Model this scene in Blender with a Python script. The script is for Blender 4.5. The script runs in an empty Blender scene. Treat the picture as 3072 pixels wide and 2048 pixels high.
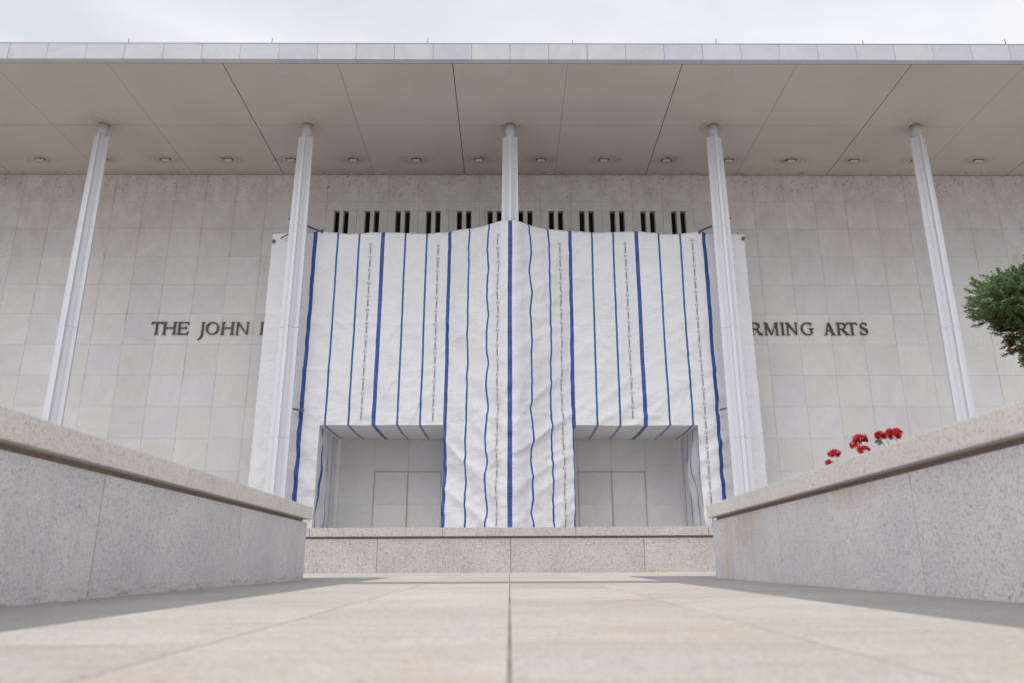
import bpy, bmesh, math, random
from mathutils import Vector, noise, Matrix
random.seed(7)
scene = bpy.context.scene
col = scene.collection
R = math.radians

# ------------------------------------------------------------------ camera
CAMZ = 0.22
cam_data = bpy.data.cameras.new('camera')
cam = bpy.data.objects.new('camera', cam_data)
col.objects.link(cam)
scene.camera = cam
cam.location = (0.0, 0.0, CAMZ)
cam.rotation_euler = (R(90 + 17.2), 0.0, R(-0.16))
cam_data.sensor_width = 36.0
cam_data.sensor_fit = 'HORIZONTAL'
cam_data.lens = 27.61
cam_data.clip_start = 0.05
cam_data.clip_end = 3000.0
cam_data.dof.use_dof = True
cam_data.dof.focus_distance = 30.0
cam_data.dof.aperture_fstop = 2.2

# ------------------------------------------------------------------ world, sun, exposure
SUN_EL, SUN_AZ = 52.0, 200.0        # behind the camera, a little to the left (degrees from +Y, clockwise)
world = bpy.data.worlds.new('World')
scene.world = world
world.use_nodes = True
wt = world.node_tree
wt.nodes.clear()
w_out = wt.nodes.new('ShaderNodeOutputWorld')
w_bg = wt.nodes.new('ShaderNodeBackground')
w_bg.inputs['Strength'].default_value = 0.1
w_sky = wt.nodes.new('ShaderNodeTexSky')
w_sky.sky_type = 'NISHITA'
w_sky.sun_disc = False
w_sky.sun_elevation = R(SUN_EL)
w_sky.sun_rotation = R(SUN_AZ)
w_tc = wt.nodes.new('ShaderNodeTexCoord')
w_map = wt.nodes.new('ShaderNodeMapping')
w_map.inputs['Scale'].default_value = (1.0, 1.6, 2.6)
w_noise = wt.nodes.new('ShaderNodeTexNoise')
w_noise.inputs['Scale'].default_value = 2.3
w_noise.inputs['Detail'].default_value = 5.0
w_noise.inputs['Roughness'].default_value = 0.5
w_noise.inputs['Distortion'].default_value = 0.4
w_ramp = wt.nodes.new('ShaderNodeValToRGB')
w_ramp.color_ramp.elements[0].position = 0.36
w_ramp.color_ramp.elements[0].color = (0.745, 0.765, 0.85, 1)
w_ramp.color_ramp.elements[1].position = 0.62
w_ramp.color_ramp.elements[1].color = (0.945, 0.945, 0.975, 1)
w_mul = wt.nodes.new('ShaderNodeVectorMath')
w_mul.operation = 'SCALE'
w_mul.inputs['Scale'].default_value = 10.2
w_mix = wt.nodes.new('ShaderNodeMixRGB')
w_mix.inputs['Fac'].default_value = 0.96      # the cloud cover hides nearly all of the blue
L = wt.links.new
L(w_tc.outputs['Generated'], w_map.inputs['Vector'])
L(w_map.outputs['Vector'], w_noise.inputs['Vector'])
L(w_noise.outputs['Fac'], w_ramp.inputs['Fac'])
L(w_ramp.outputs['Color'], w_mul.inputs[0])
L(w_sky.outputs['Color'], w_mix.inputs['Color1'])
L(w_mul.outputs['Vector'], w_mix.inputs['Color2'])
L(w_mix.outputs['Color'], w_bg.inputs['Color'])
L(w_bg.outputs['Background'], w_out.inputs['Surface'])

sun_d = bpy.data.lights.new('sun', 'SUN')
sun_d.energy = 1.5
sun_d.angle = R(70)
sun_d.color = (1.0, 0.97, 0.94)
sun = bpy.data.objects.new('sun', sun_d)
col.objects.link(sun)
sun.location = (-20, -60, 90)
_az = R(SUN_AZ)
sdir = Vector((math.sin(_az) * math.cos(R(SUN_EL)), math.cos(_az) * math.cos(R(SUN_EL)), math.sin(R(SUN_EL))))
sun.rotation_euler = (-sdir).to_track_quat('-Z', 'Y').to_euler()

vs = scene.view_settings
vs.view_transform = 'Standard'
vs.look = 'None'
vs.exposure = 0.0
vs.gamma = 1.0
vs.use_curve_mapping = False
scene.cycles.use_denoising = True
scene.cycles.max_bounces = 8
scene.cycles.diffuse_bounces = 5

# ------------------------------------------------------------------ helpers
def lin(r, g, b):
    def f(c):
        c /= 255.0
        return c / 12.92 if c <= 0.04045 else ((c + 0.055) / 1.055) ** 2.4
    return (f(r), f(g), f(b), 1.0)

def empty(name, loc=(0, 0, 0)):
    o = bpy.data.objects.new(name, None)
    o.location = loc
    o.empty_display_size = 0.3
    col.objects.link(o)
    return o

def tag(o, label=None, cat=None, group=None, kind=None):
    if label: o['label'] = label
    if cat: o['category'] = cat
    if group: o['group'] = group
    if kind: o['kind'] = kind
    return o

def link(name, me, parent=None, loc=None, rot=None):
    o = bpy.data.objects.new(name, me)
    if loc is not None: o.location = loc
    if rot is not None: o.rotation_euler = rot
    if parent is not None:
        o.parent = parent
        o.matrix_parent_inverse = Matrix.Identity(4)
    col.objects.link(o)
    return o

class MB:
    """collects vertices and faces of one mesh"""
    def __init__(s): s.v, s.f, s.uv, s.colr = [], [], [], []
    def quad(s, a, b, c, d):
        n = len(s.v); s.v += [a, b, c, d]; s.f.append((n, n + 1, n + 2, n + 3)); return s
    def box(s, x0, x1, y0, y1, z0, z1):
        n = len(s.v)
        s.v += [(x0, y0, z0), (x1, y0, z0), (x1, y1, z0), (x0, y1, z0), (x0, y0, z1), (x1, y0, z1), (x1, y1, z1), (x0, y1, z1)]
        s.f += [(n, n + 3, n + 2, n + 1), (n + 4, n + 5, n + 6, n + 7), (n, n + 1, n + 5, n + 4), (n + 1, n + 2, n + 6, n + 5), (n + 2, n + 3, n + 7, n + 6), (n + 3, n, n + 4, n + 7)]
        return s
    def cbox(s, x0, x1, y0, y1, z0, z1, c):
        """box with chamfered edges all round the -Y face"""
        n = len(s.v)
        s.v += [(x0, y1, z0), (x1, y1, z0), (x1, y1, z1), (x0, y1, z1),
                (x0, y0 + c, z0), (x1, y0 + c, z0), (x1, y0 + c, z1), (x0, y0 + c, z1),
                (x0 + c, y0, z0 + c), (x1 - c, y0, z0 + c), (x1 - c, y0, z1 - c), (x0 + c, y0, z1 - c)]
        s.f += [(n, n + 3, n + 2, n + 1), (n + 8, n + 9, n + 10, n + 11)]
        for i in range(4):
            j = (i + 1) % 4
            s.f += [(n + i, n + j, n + 4 + j, n + 4 + i), (n + 4 + i, n + 4 + j, n + 8 + j, n + 8 + i)]
        return s
    def tube(s, pts, r, seg=8, caps=True):
        pts = [Vector(p) for p in pts]
        rings = []
        for i, p in enumerate(pts):
            t = (pts[min(i + 1, len(pts) - 1)] - pts[max(i - 1, 0)]).normalized()
            a = t.orthogonal().normalized() if i == 0 else (a - t * a.dot(t)).normalized()
            b = t.cross(a)
            rr = r[i] if isinstance(r, (list, tuple)) else r
            n = len(s.v)
            s.v += [tuple(p + (a * math.cos(2 * math.pi * k / seg) + b * math.sin(2 * math.pi * k / seg)) * rr) for k in range(seg)]
            rings.append(n)
        for n0, n1 in zip(rings, rings[1:]):
            for k in range(seg):
                s.f.append((n0 + k, n0 + (k + 1) % seg, n1 + (k + 1) % seg, n1 + k))
        if caps:
            s.f.append(tuple(reversed(range(rings[0], rings[0] + seg))))
            s.f.append(tuple(range(rings[-1], rings[-1] + seg)))
        return s
    def prism(s, poly, y0, y1):
        """polygon in x,z extruded along y"""
        n = len(s.v); m = len(poly)
        s.v += [(x, y0, z) for x, z in poly] + [(x, y1, z) for x, z in poly]
        s.f.append(tuple(range(n, n + m))); s.f.append(tuple(reversed(range(n + m, n + 2 * m))))
        for i in range(m):
            j = (i + 1) % m
            s.f.append((n + i, n + m + i, n + m + j, n + j))
        return s
    def mesh(s, name, mat, smooth=False):
        me = bpy.data.meshes.new(name)
        me.from_pydata(s.v, [], s.f)
        if s.uv:
            uvl = me.uv_layers.new(name='UVMap')
            for l in me.loops: uvl.data[l.index].uv = s.uv[l.vertex_index]
        if s.colr:
            ca = me.color_attributes.new('tint', 'FLOAT_COLOR', 'POINT')
            for i, c in enumerate(s.colr): ca.data[i].color = c
        if smooth:
            for p in me.polygons: p.use_smooth = True
        me.materials.append(mat)
        me.update()
        if not smooth:
            bm = bmesh.new(); bm.from_mesh(me)
            bmesh.ops.recalc_face_normals(bm, faces=bm.faces)
            bm.to_mesh(me); bm.free()
        return me
    def build(s, name, mat, parent=None, loc=None, smooth=False):
        return link(name, s.mesh(name, mat, smooth), parent, loc)

# ------------------------------------------------------------------ node helpers
class NT:
    def __init__(s, name, rough=0.6, spec=0.3):
        s.m = bpy.data.materials.new(name)
        s.m.use_nodes = True
        s.t = s.m.node_tree
        s.b = s.t.nodes['Principled BSDF']
        s.b.inputs['Roughness'].default_value = rough
        s.b.inputs['Specular IOR Level'].default_value = spec
    def n(s, t): return s.t.nodes.new(t)
    def set(s, sock, v):
        if hasattr(v, 'is_output') or isinstance(v, bpy.types.NodeSocket): s.t.links.new(v, sock)
        else: sock.default_value = v
    def math(s, op, a, b=0.0, c=None, clamp=False):
        n = s.n('ShaderNodeMath'); n.operation = op; n.use_clamp = clamp
        s.set(n.inputs[0], a); s.set(n.inputs[1], b)
        if c is not None: s.set(n.inputs[2], c)
        return n.outputs[0]
    def vmath(s, op, a, b=None, scale=None):
        n = s.n('ShaderNodeVectorMath'); n.operation = op
        s.set(n.inputs[0], a)
        if b is not None: s.set(n.inputs[1], b)
        if scale is not None: s.set(n.inputs['Scale'], scale)
        return n.outputs[0]
    def mix(s, f, a, b, mode='MIX'):
        n = s.n('ShaderNodeMixRGB'); n.blend_type = mode
        s.set(n.inputs[0], f); s.set(n.inputs[1], a); s.set(n.inputs[2], b)
        return n.outputs[0]
    def step(s, v, lo, hi):
        n = s.n('ShaderNodeMapRange'); n.interpolation_type = 'SMOOTHSTEP'
        s.set(n.inputs[0], v); n.inputs[1].default_value = lo; n.inputs[2].default_value = hi
        n.inputs[3].default_value = 0.0; n.inputs[4].default_value = 1.0
        return n.outputs[0]
    def noise(s, vec, scale, detail=3.0, rough=0.5, dist=0.0):
        n = s.n('ShaderNodeTexNoise')
        s.set(n.inputs['Vector'], vec)
        n.inputs['Scale'].default_value = scale; n.inputs['Detail'].default_value = detail
        n.inputs['Roughness'].default_value = rough; n.inputs['Distortion'].default_value = dist
        return n.outputs['Fac']
    def voro(s, vec, scale, out='Distance'):
        n = s.n('ShaderNodeTexVoronoi'); s.set(n.inputs['Vector'], vec); n.inputs['Scale'].default_value = scale
        return n.outputs[out]
    def pos(s): return s.n('ShaderNodeNewGeometry').outputs['Position']
    def obj(s): return s.n('ShaderNodeTexCoord').outputs['Object']
    def rnd(s): return s.n('ShaderNodeObjectInfo').outputs['Random']
    def sep(s, v):
        n = s.n('ShaderNodeSeparateXYZ'); s.set(n.inputs[0], v); return n.outputs
    def comb(s, x, y, z):
        n = s.n('ShaderNodeCombineXYZ'); s.set(n.inputs[0], x); s.set(n.inputs[1], y); s.set(n.inputs[2], z); return n.outputs[0]
    def mapping(s, vec, rot=None, scale=None, loc=None):
        n = s.n('ShaderNodeMapping'); s.set(n.inputs['Vector'], vec)
        if rot is not None: s.set(n.inputs['Rotation'], rot)
        if scale is not None: s.set(n.inputs['Scale'], scale)
        if loc is not None: s.set(n.inputs['Location'], loc)
        return n.outputs[0]
    def bump(s, h, strength, dist=0.01):
        n = s.n('ShaderNodeBump'); s.set(n.inputs['Height'], h)
        n.inputs['Strength'].default_value = strength; n.inputs['Distance'].default_value = dist
        s.t.links.new(n.outputs[0], s.b.inputs['Normal'])
    def color(s, c): s.set(s.b.inputs['Base Color'], c)

def plain(name, c, rough=0.6, metal=0.0, spec=0.3, vary=0.06, scale=6.0):
    k = NT(name, rough, spec)
    k.b.inputs['Metallic'].default_value = metal
    n = k.noise(k.pos(), scale, 4.0)
    dark = tuple(x * (1 - vary * 2) for x in c[:3]) + (1,)
    lite = tuple(min(1, x * (1 + vary * 2)) for x in c[:3]) + (1,)
    k.color(k.mix(n, dark, lite))
    return k.m

# marble cladding: fine striations in a direction of their own on every slab
def marble(name, c0, c1, c2, stain=True, dirt_bounce=True, blue=0.30):
    k = NT(name, 0.55, 0.25)
    rnd = k.rnd()
    o = k.obj()
    ang = k.math('MULTIPLY', rnd, 40.0)
    shift = k.vmath('ADD', o, k.comb(k.math('MULTIPLY', rnd, 91.0), k.math('MULTIPLY', rnd, 37.0), k.math('MULTIPLY', rnd, 63.0)))
    rotv = k.mapping(shift, rot=k.comb(0.0, ang, 0.0))
    s1 = k.noise(k.mapping(rotv, scale=(1.3, 4.0, 22.0)), 1.9, 6.0, 0.66, 0.25)      # striations
    s2 = k.noise(k.mapping(rotv, scale=(0.6, 2.0, 1.5)), 1.0, 4.0, 0.55, 0.3)        # soft clouds
    vein = k.noise(k.mapping(rotv, scale=(0.8, 3.0, 5.0)), 1.1, 6.0, 0.6, 1.4)
    base = k.mix(k.step(s2, 0.3, 0.7), c0, c1)
    base = k.mix(k.math('MULTIPLY', k.step(s1, 0.46, 0.74), 0.42), base, c2)
    vline = k.math('SUBTRACT', 1.0, k.step(k.math('ABSOLUTE', k.math('SUBTRACT', vein, 0.5)), 0.0, 0.022))
    base = k.mix(k.math('MULTIPLY', vline, 0.14), base, tuple(x * 0.55 for x in c2[:3]) + (1,))
    r2 = k.math('FRACT', k.math('MULTIPLY', rnd, 17.31))
    bright = k.math('ADD', 0.955, k.math('MULTIPLY', r2, 0.08))
    base = k.vmath('SCALE', base, scale=bright)
    r3 = k.math('FRACT', k.math('MULTIPLY', rnd, 53.7))
    base = k.mix(k.math('MULTIPLY', k.step(r3, 0.5, 0.9), blue), base, k.mix(1.0, base, (0.92, 0.965, 1.05, 1), 'MULTIPLY'))
    p = k.pos()
    if stain:      # rusty runs down from the sealant of some upright joints
        px = k.sep(o)
        edge = k.math('SUBTRACT', 0.69375, k.math('ABSOLUTE', px[0]))
        e = k.math('SUBTRACT', 1.0, k.step(edge, 0.0, 0.08))
        sn = k.noise(k.mapping(p, scale=(1.0, 1.0, 0.30)), 2.4, 5.0, 0.65)
        m = k.math('MULTIPLY', k.math('MULTIPLY', e, k.step(sn, 0.48, 0.72)), 0.42)
        base = k.mix(m, base, (0.34, 0.275, 0.20, 1))
        so = k.noise(p, 0.9, 5.0, 0.6)
        base = k.mix(k.math('MULTIPLY', k.step(so, 0.60, 0.78), 0.20), base, (0.56, 0.47, 0.35, 1))
    if dirt_bounce:       # specks of soot and old webs, thickest under the eaves, then painted bounce light
        pz = k.sep(p)[2]
        d1 = k.noise(k.mapping(p, scale=(1, 1, 0.8)), 9.0, 6.0, 0.75, 0.6)
        zone = k.step(k.math('ADD', pz, k.math('MULTIPLY', k.noise(p, 1.2, 3.0), 2.4)), 17.3, 19.2)
        base = k.mix(k.math('MULTIPLY', k.math('MULTIPLY', k.step(d1, 0.54, 0.66), zone), 0.75), base, (0.10, 0.085, 0.07, 1))
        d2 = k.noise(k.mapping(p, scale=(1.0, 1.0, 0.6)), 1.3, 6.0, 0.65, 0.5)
        bounce_z = k.step(pz, 9.5, 17.5)
        base = k.mix(k.math('MULTIPLY', k.math('MULTIPLY', k.step(d2, 0.25, 0.72), bounce_z), 0.46), base, (0.45, 0.41, 0.345, 1))  # warm light reflected off the soffit, painted into the upper rows
    k.color(base)
    fb = k.noise(k.mapping(rotv, scale=(3.0, 8.0, 26.0)), 2.0, 4.0, 0.6)
    k.bump(fb, 0.12, 0.01)
    return k.m

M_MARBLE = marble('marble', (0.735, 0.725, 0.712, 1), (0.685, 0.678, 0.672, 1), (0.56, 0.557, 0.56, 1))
M_FASCIA = marble('fascia_marble', (0.61, 0.61, 0.63, 1), (0.55, 0.56, 0.60, 1), (0.46, 0.47, 0.52, 1), stain=True, dirt_bounce=False, blue=0.5)
M_DOORSTONE = marble('door_marble', (0.74, 0.73, 0.715, 1), (0.68, 0.67, 0.665, 1), (0.57, 0.565, 0.56, 1), stain=False, dirt_bounce=False)

# granite of walls and paving
def granite(name, c_lo, c_hi, speck, grain=1.0, blotch=(0.55, 0.45, 0.36, 1), blotch_amt=0.25, bump=0.15, streak=False, rust=False):
    k = NT(name, 0.75, 0.25)
    p = k.pos()
    rnd = k.rnd()
    p = k.vmath('ADD', p, k.comb(k.math('MULTIPLY', rnd, 31.0), k.math('MULTIPLY', rnd, 17.0), k.math('MULTIPLY', rnd, 7.0)))
    big = k.noise(p, 1.3, 4.0, 0.6)
    base = k.mix(k.step(big, 0.3, 0.7), c_lo, c_hi)
    g1 = k.sep(k.voro(p, 150.0 * grain, 'Color'))[0]
    g2 = k.sep(k.voro(p, 75.0 * grain, 'Color'))[0]
    clump = k.noise(p, 30.0 * grain, 3.0, 0.6)
    base = k.mix(k.math('MULTIPLY', k.step(k.math('ADD', g1, k.math('MULTIPLY', clump, 0.5)), 0.85, 1.1), 0.42), base, tuple(min(1, x * 1.22) for x in c_hi[:3]) + (1,))
    base = k.mix(k.math('MULTIPLY', k.math('LESS_THAN', g1, 0.22), 0.38), base, speck)
    base = k.mix(k.math('MULTIPLY', k.math('LESS_THAN', k.math('ADD', g2, k.math('MULTIPLY', clump, 0.4)), 0.31), 0.50), base, speck)
    v = k.voro(p, 5.5)
    spot = k.math('SUBTRACT', 1.0, k.step(v, 0.035, 0.07))
    base = k.mix(k.math('MULTIPLY', spot, 0.7), base, (0.06, 0.06, 0.065, 1))
    bl = k.noise(p, 1.9, 5.0, 0.62, 0.4)
    base = k.mix(k.math('MULTIPLY', k.step(bl, 0.55, 0.78), blotch_amt), base, blotch)
    if streak:
        st = k.noise(k.mapping(p, scale=(0.6, 4.0, 1.0)), 1.7, 5.0, 0.6)
        base = k.mix(k.math('MULTIPLY', k.step(st, 0.46, 0.72), 0.42), base, (0.52, 0.43, 0.335, 1))
        r2 = k.math('FRACT', k.math('MULTIPLY', rnd, 13.7))
        base = k.vmath('SCALE', base, scale=k.math('ADD', 0.86, k.math('MULTIPLY', r2, 0.14)))
    if rust:       # orange runs below the coping of the right wall, rusty scrapes along the foot of the left one
        wp = k.pos(); wx_, wy_, wz_ = k.sep(wp)
        sn = k.noise(k.mapping(wp, scale=(1.0, 1.6, 0.55)), 5.0, 5.0, 0.65, 0.6)
        def blob(cy, cz, ry, rz):
            a = k.math('DIVIDE', k.math('SUBTRACT', wy_, cy), ry); b = k.math('DIVIDE', k.math('SUBTRACT', wz_, cz), rz)
            return k.math('SUBTRACT', 1.0, k.step(k.math('ADD', k.math('MULTIPLY', a, a), k.math('MULTIPLY', b, b)), 0.0, 1.0))
        m = k.math('MAXIMUM', blob(9.1, 0.98, 1.0, 0.55), k.math('MAXIMUM', blob(6.15, 0.98, 0.9, 0.22), blob(9.75, 0.55, 0.25, 0.7)))
        m = k.math('MULTIPLY', k.math('MULTIPLY', m, k.step(sn, 0.30, 0.62)), k.math('GREATER_THAN', wx_, 0.0))
        base = k.mix(k.math('MULTIPLY', m, 0.48), base, (0.52, 0.37, 0.25, 1))
        foot = k.math('SUBTRACT', wz_, k.math('ADD', k.math('MULTIPLY', wy_, 0.0286), k.math('MULTIPLY', wx_, 0.0042)))
        fn = k.noise(k.mapping(wp, scale=(1.0, 1.0, 9.0)), 4.0, 4.0, 0.7)
        fm_ = k.math('MULTIPLY', k.math('SUBTRACT', 1.0, k.step(foot, 0.02, 0.10)), k.step(fn, 0.52, 0.62))
        base = k.mix(k.math('MULTIPLY', k.math('MULTIPLY', fm_, k.math('LESS_THAN', wx_, 0.0)), 0.6), base, (0.42, 0.22, 0.12, 1))
        drip = k.noise(k.mapping(wp, scale=(1.0, 2.2, 0.22)), 3.0, 5.0, 0.6)
        base = k.mix(k.math('MULTIPLY', k.step(drip, 0.54, 0.74), 0.30), base, (0.47, 0.45, 0.45, 1))
    k.color(base)
    k.bump(k.noise(p, 120.0, 3.0, 0.6), bump, 0.004)
    return k.m

M_GRANITE = granite('wall_granite', (0.60, 0.588, 0.605, 1), (0.71, 0.69, 0.69, 1), (0.26, 0.255, 0.275, 1), grain=1.15, blotch=(0.68, 0.57, 0.46, 1), blotch_amt=0.3, rust=True)
M_LOWGRAN = granite('parapet_granite', (0.49, 0.465, 0.45, 1), (0.57, 0.545, 0.525, 1), (0.16, 0.155, 0.16, 1), grain=0.68, blotch=(0.58, 0.46, 0.36, 1), blotch_amt=0.2)
M_COPING = granite('coping_granite', (0.68, 0.635, 0.60, 1), (0.76, 0.72, 0.68, 1), (0.38, 0.36, 0.35, 1), grain=1.1, blotch=(0.56, 0.44, 0.32, 1), blotch_amt=0.3)
M_SLAB = granite('paving_granite', (0.615, 0.552, 0.49, 1), (0.695, 0.638, 0.582, 1), (0.42, 0.38, 0.34, 1), grain=0.9, blotch=(0.58, 0.43, 0.28, 1), blotch_amt=0.65, streak=True)
M_DARKSLAB = granite('dark_paving_granite', (0.25, 0.245, 0.24, 1), (0.31, 0.30, 0.29, 1), (0.16, 0.16, 0.16, 1), blotch=(0.33, 0.29, 0.25, 1), blotch_amt=0.35)
M_JOINT = plain('joint_sand', (0.33, 0.26, 0.195, 1), 0.9, vary=0.2, scale=18.0)
M_GROOVE = plain('joint_mortar', (0.30, 0.25, 0.20, 1), 0.9, vary=0.2, scale=12.0)
M_MORTAR = plain('tan_mortar', (0.44, 0.345, 0.25, 1), 0.9, vary=0.2, scale=9.0)
M_SEAL = plain('panel_sealant', (0.56, 0.525, 0.48, 1), 0.8, vary=0.22, scale=1.5)
M_PALEPAVE = plain('terrace_paving', (0.60, 0.555, 0.52, 1), 0.85, vary=0.08, scale=1.3)
M_EARTH = plain('plaza_ground', (0.42, 0.41, 0.395, 1), 0.9, vary=0.1, scale=0.4)
M_SOIL = plain('planting_soil', (0.055, 0.04, 0.03, 1), 0.95, vary=0.3, scale=14.0)
M_WHITE = plain('column_paint', (0.68, 0.695, 0.725, 1), 0.38, spec=0.45, vary=0.015, scale=0.8)
M_NECK = plain('column_neck_grey', (0.56, 0.58, 0.585, 1), 0.5, vary=0.03)  # neck toned greyer than the shafts
M_DARKGAP = plain('dark_gap', (0.06, 0.053, 0.047, 1), 0.9)
M_BRONZE = plain('dark_bronze', (0.085, 0.070, 0.060, 1), 0.42, metal=0.45, spec=0.5, vary=0.12, scale=4.0)
M_FRAME = plain('door_frame_bronze', (0.46, 0.42, 0.36, 1), 0.5, metal=0.1, vary=0.15, scale=7.0)
M_STEEL = plain('galvanised_pipe', (0.17, 0.165, 0.16, 1), 0.5, metal=0.6, vary=0.15, scale=9.0)
M_ROD = plain('rod_metal', (0.20, 0.19, 0.19, 1), 0.5, metal=0.5)
M_GLASS = plain('dark_window_glass', (0.006, 0.006, 0.007, 1), 0.25, spec=0.15)
M_WFRAME = plain('window_frame', (0.30, 0.27, 0.23, 1), 0.5)
M_LENS = plain('fixture_lens', (0.66, 0.61, 0.53, 1), 0.5)
M_TRIM = plain('fixture_gasket', (0.13, 0.115, 0.10, 1), 0.7)
M_RING = plain('downlight_ring', (0.68, 0.58, 0.44, 1), 0.5)
M_PLATE = plain('cover_plate', (0.52, 0.54, 0.55, 1), 0.5)
M_CAP = plain('roof_cap_metal', (0.45, 0.46, 0.48, 1), 0.45, metal=0.4)

def soffit_mat():
    k = NT('soffit_plaster', 0.85, 0.15)
    p = k.pos()
    x, y, z = k.sep(p)
    n1 = k.noise(p, 0.35, 4.0, 0.55)
    base = k.mix(k.step(n1, 0.3, 0.7), (0.555, 0.508, 0.460, 1), (0.595, 0.547, 0.497, 1))
    n2 = k.noise(k.mapping(p, scale=(4.0, 1.0, 1.0)), 2.0, 5.0, 0.6)
    base = k.mix(k.math('MULTIPLY', k.step(n2, 0.4, 0.8), 0.10), base, (0.40, 0.37, 0.33, 1))
    # webs and soot round the light fittings, the column heads and along the wall
    fx = k.math('SUBTRACT', k.math('ABSOLUTE', k.math('SUBTRACT', k.math('FRACT', k.math('DIVIDE', x, 2.775)), 0.5)), 0.0)
    fx = k.math('MULTIPLY', fx, 2.775)
    fy = k.math('SUBTRACT', y, 30.9)
    dist = k.math('SQRT', k.math('ADD', k.math('MULTIPLY', k.math('MULTIPLY', fx, fx), 0.5), k.math('MULTIPLY', k.math('MULTIPLY', fy, fy), 2.0)))
    near = k.math('SUBTRACT', 1.0, k.step(dist, 0.12, 0.75))
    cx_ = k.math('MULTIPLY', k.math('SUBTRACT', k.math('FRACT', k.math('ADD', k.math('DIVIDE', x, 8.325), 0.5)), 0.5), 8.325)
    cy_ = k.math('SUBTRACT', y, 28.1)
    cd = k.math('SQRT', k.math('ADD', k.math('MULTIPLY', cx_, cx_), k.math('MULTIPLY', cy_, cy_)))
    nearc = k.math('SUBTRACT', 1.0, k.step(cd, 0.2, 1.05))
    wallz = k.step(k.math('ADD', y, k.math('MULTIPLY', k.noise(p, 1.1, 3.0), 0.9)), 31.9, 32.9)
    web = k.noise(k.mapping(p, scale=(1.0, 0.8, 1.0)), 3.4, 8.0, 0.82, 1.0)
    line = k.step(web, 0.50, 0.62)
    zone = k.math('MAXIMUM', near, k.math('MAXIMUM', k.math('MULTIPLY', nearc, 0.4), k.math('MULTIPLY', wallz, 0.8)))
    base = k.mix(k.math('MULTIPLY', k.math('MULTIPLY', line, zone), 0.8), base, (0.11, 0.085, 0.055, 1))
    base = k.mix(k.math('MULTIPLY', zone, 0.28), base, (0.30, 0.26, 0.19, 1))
    k.color(base)
    k.bump(k.noise(p, 25.0, 3.0), 0.05, 0.01)
    return k.m
M_SOFFIT = soffit_mat()

# ------------------------------------------------------------------ ground levels of the forecourt
S_UP, S_X = 0.0286, 0.0042
def gz(x, y): return S_UP * y + S_X * x
MODS = 0.84            # paving module
ROW0 = 2.345 - 4 * MODS

g = MB()
ys = [-500, -60, -4.0, 15.9, 16.3, 60, 600]
zs = [-0.35, -0.32, gz(0, -4) - 0.16, gz(0, 15.9) - 0.16, gz(0, 15.9) - 0.16, 0.25, 0.0]
for (y0, z0), (y1, z1) in zip(zip(ys, zs), list(zip(ys, zs))[1:]):
    g.quad((-600, y0, z0), (600, y0, z0), (600, y1, z1), (-600, y1, z1))
ground = g.build('ground', M_EARTH)
tag(ground, 'pale grey plaza ground reaching to the horizon', kind='structure')

p = MB()
p.quad((-6.8, -6.0, gz(-6.8, -6.0) - 0.0018), (6.8, -6.0, gz(6.8, -6.0) - 0.0018), (6.8, 15.95, gz(6.8, 15.95) - 0.0018), (-6.8, 15.95, gz(-6.8, 15.95) - 0.0018))
pavement = p.build('pavement', M_JOINT)
tag(pavement, 'sloping forecourt of square pale granite slabs with dark borders', kind='structure')

cj_ = MB(); cj_.quad((-0.0045, -6, gz(0, -6) - 0.0012), (0.0045, -6, gz(0, -6) - 0.0012), (0.0045, 15.8, gz(0, 15.8) - 0.0012), (-0.0045, 15.8, gz(0, 15.8) - 0.0012))
cj_.build('joint_filler', plain('grey_joint_filler', (0.27, 0.225, 0.18, 1), 0.9, vary=0.45, scale=3.0), pavement)

def slab(x0, x1, y0, y1, mat, gl=0.003, gr=0.003):
    m = MB()
    a, b, c, d = x0 + gl, x1 - gr, y0 + 0.0045, y1 - 0.0045
    t = 0.05; e = 0.0012
    dz = random.uniform(-0.0004, 0.0004)
    def P(x, y, o): return (x, y, gz(x, y) + o + dz)
    m.v = [P(a, c, -t), P(b, c, -t), P(b, d, -t), P(a, d, -t), P(a, c, -e), P(b, c, -e), P(b, d, -e), P(a, d, -e), P(a + e, c + e, 0), P(b - e, c + e, 0), P(b - e, d - e, 0), P(a + e, d - e, 0)]
    m.f = [(8, 9, 10, 11)]
    for i in range(4):
        j = (i + 1) % 4
        m.f += [(i, j, 4 + j, 4 + i), (4 + i, 4 + j, 8 + j, 8 + i)]
    cx, cy = (x0 + x1) / 2, (y0 + y1) / 2
    m.v = [(x - cx, y - cy, z) for x, y, z in m.v]
    m.build('paving_slab', mat, pavement, (cx, cy, 0))

WALLX = 2.62
WALL_END = 10.4
edges_in = [-WALLX - 0.03, -2 * MODS, -MODS, 0.0, MODS, 2 * MODS, WALLX + 0.03]
for r in range(-2, 20):
    y0 = ROW0 + r * MODS; y1 = y0 + MODS
    if y0 > 15.8: break
    ed = list(edges_in)
    if y0 > WALL_END - 1.0:
        ed = [-5.14, -3.88] + ed + [3.88, 5.14]
    for a, b in zip(ed, ed[1:]):
        mid = (a + b) / 2
        dark = (8.1 < y0 < 8.9) or (abs(mid) > 1.7 and y1 < 11.7)
        gl = 0.0046 if abs(a) < 0.01 else 0.0045
        gr = 0.0046 if abs(b) < 0.01 else 0.0045
        slab(a, b, y0, min(y1, 15.9), M_DARKSLAB if dark else M_SLAB, gl, gr)

# terrace in front of the building, behind the parapet
TERR = 1.0
t = MB(); t.box(-60, 60, 16.25, 32.6, 0.1, TERR)
terrace = t.build('terrace', M_PALEPAVE)
tag(terrace, 'raised paved terrace in front of the building', kind='structure')

# ------------------------------------------------------------------ granite planter walls
def zt(x, y): return 1.099 + 0.0158 * (y - 3.876) + S_X * x       # top of the coping
COPE, GRV, OVER = 0.16, 0.042, 0.05

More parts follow.
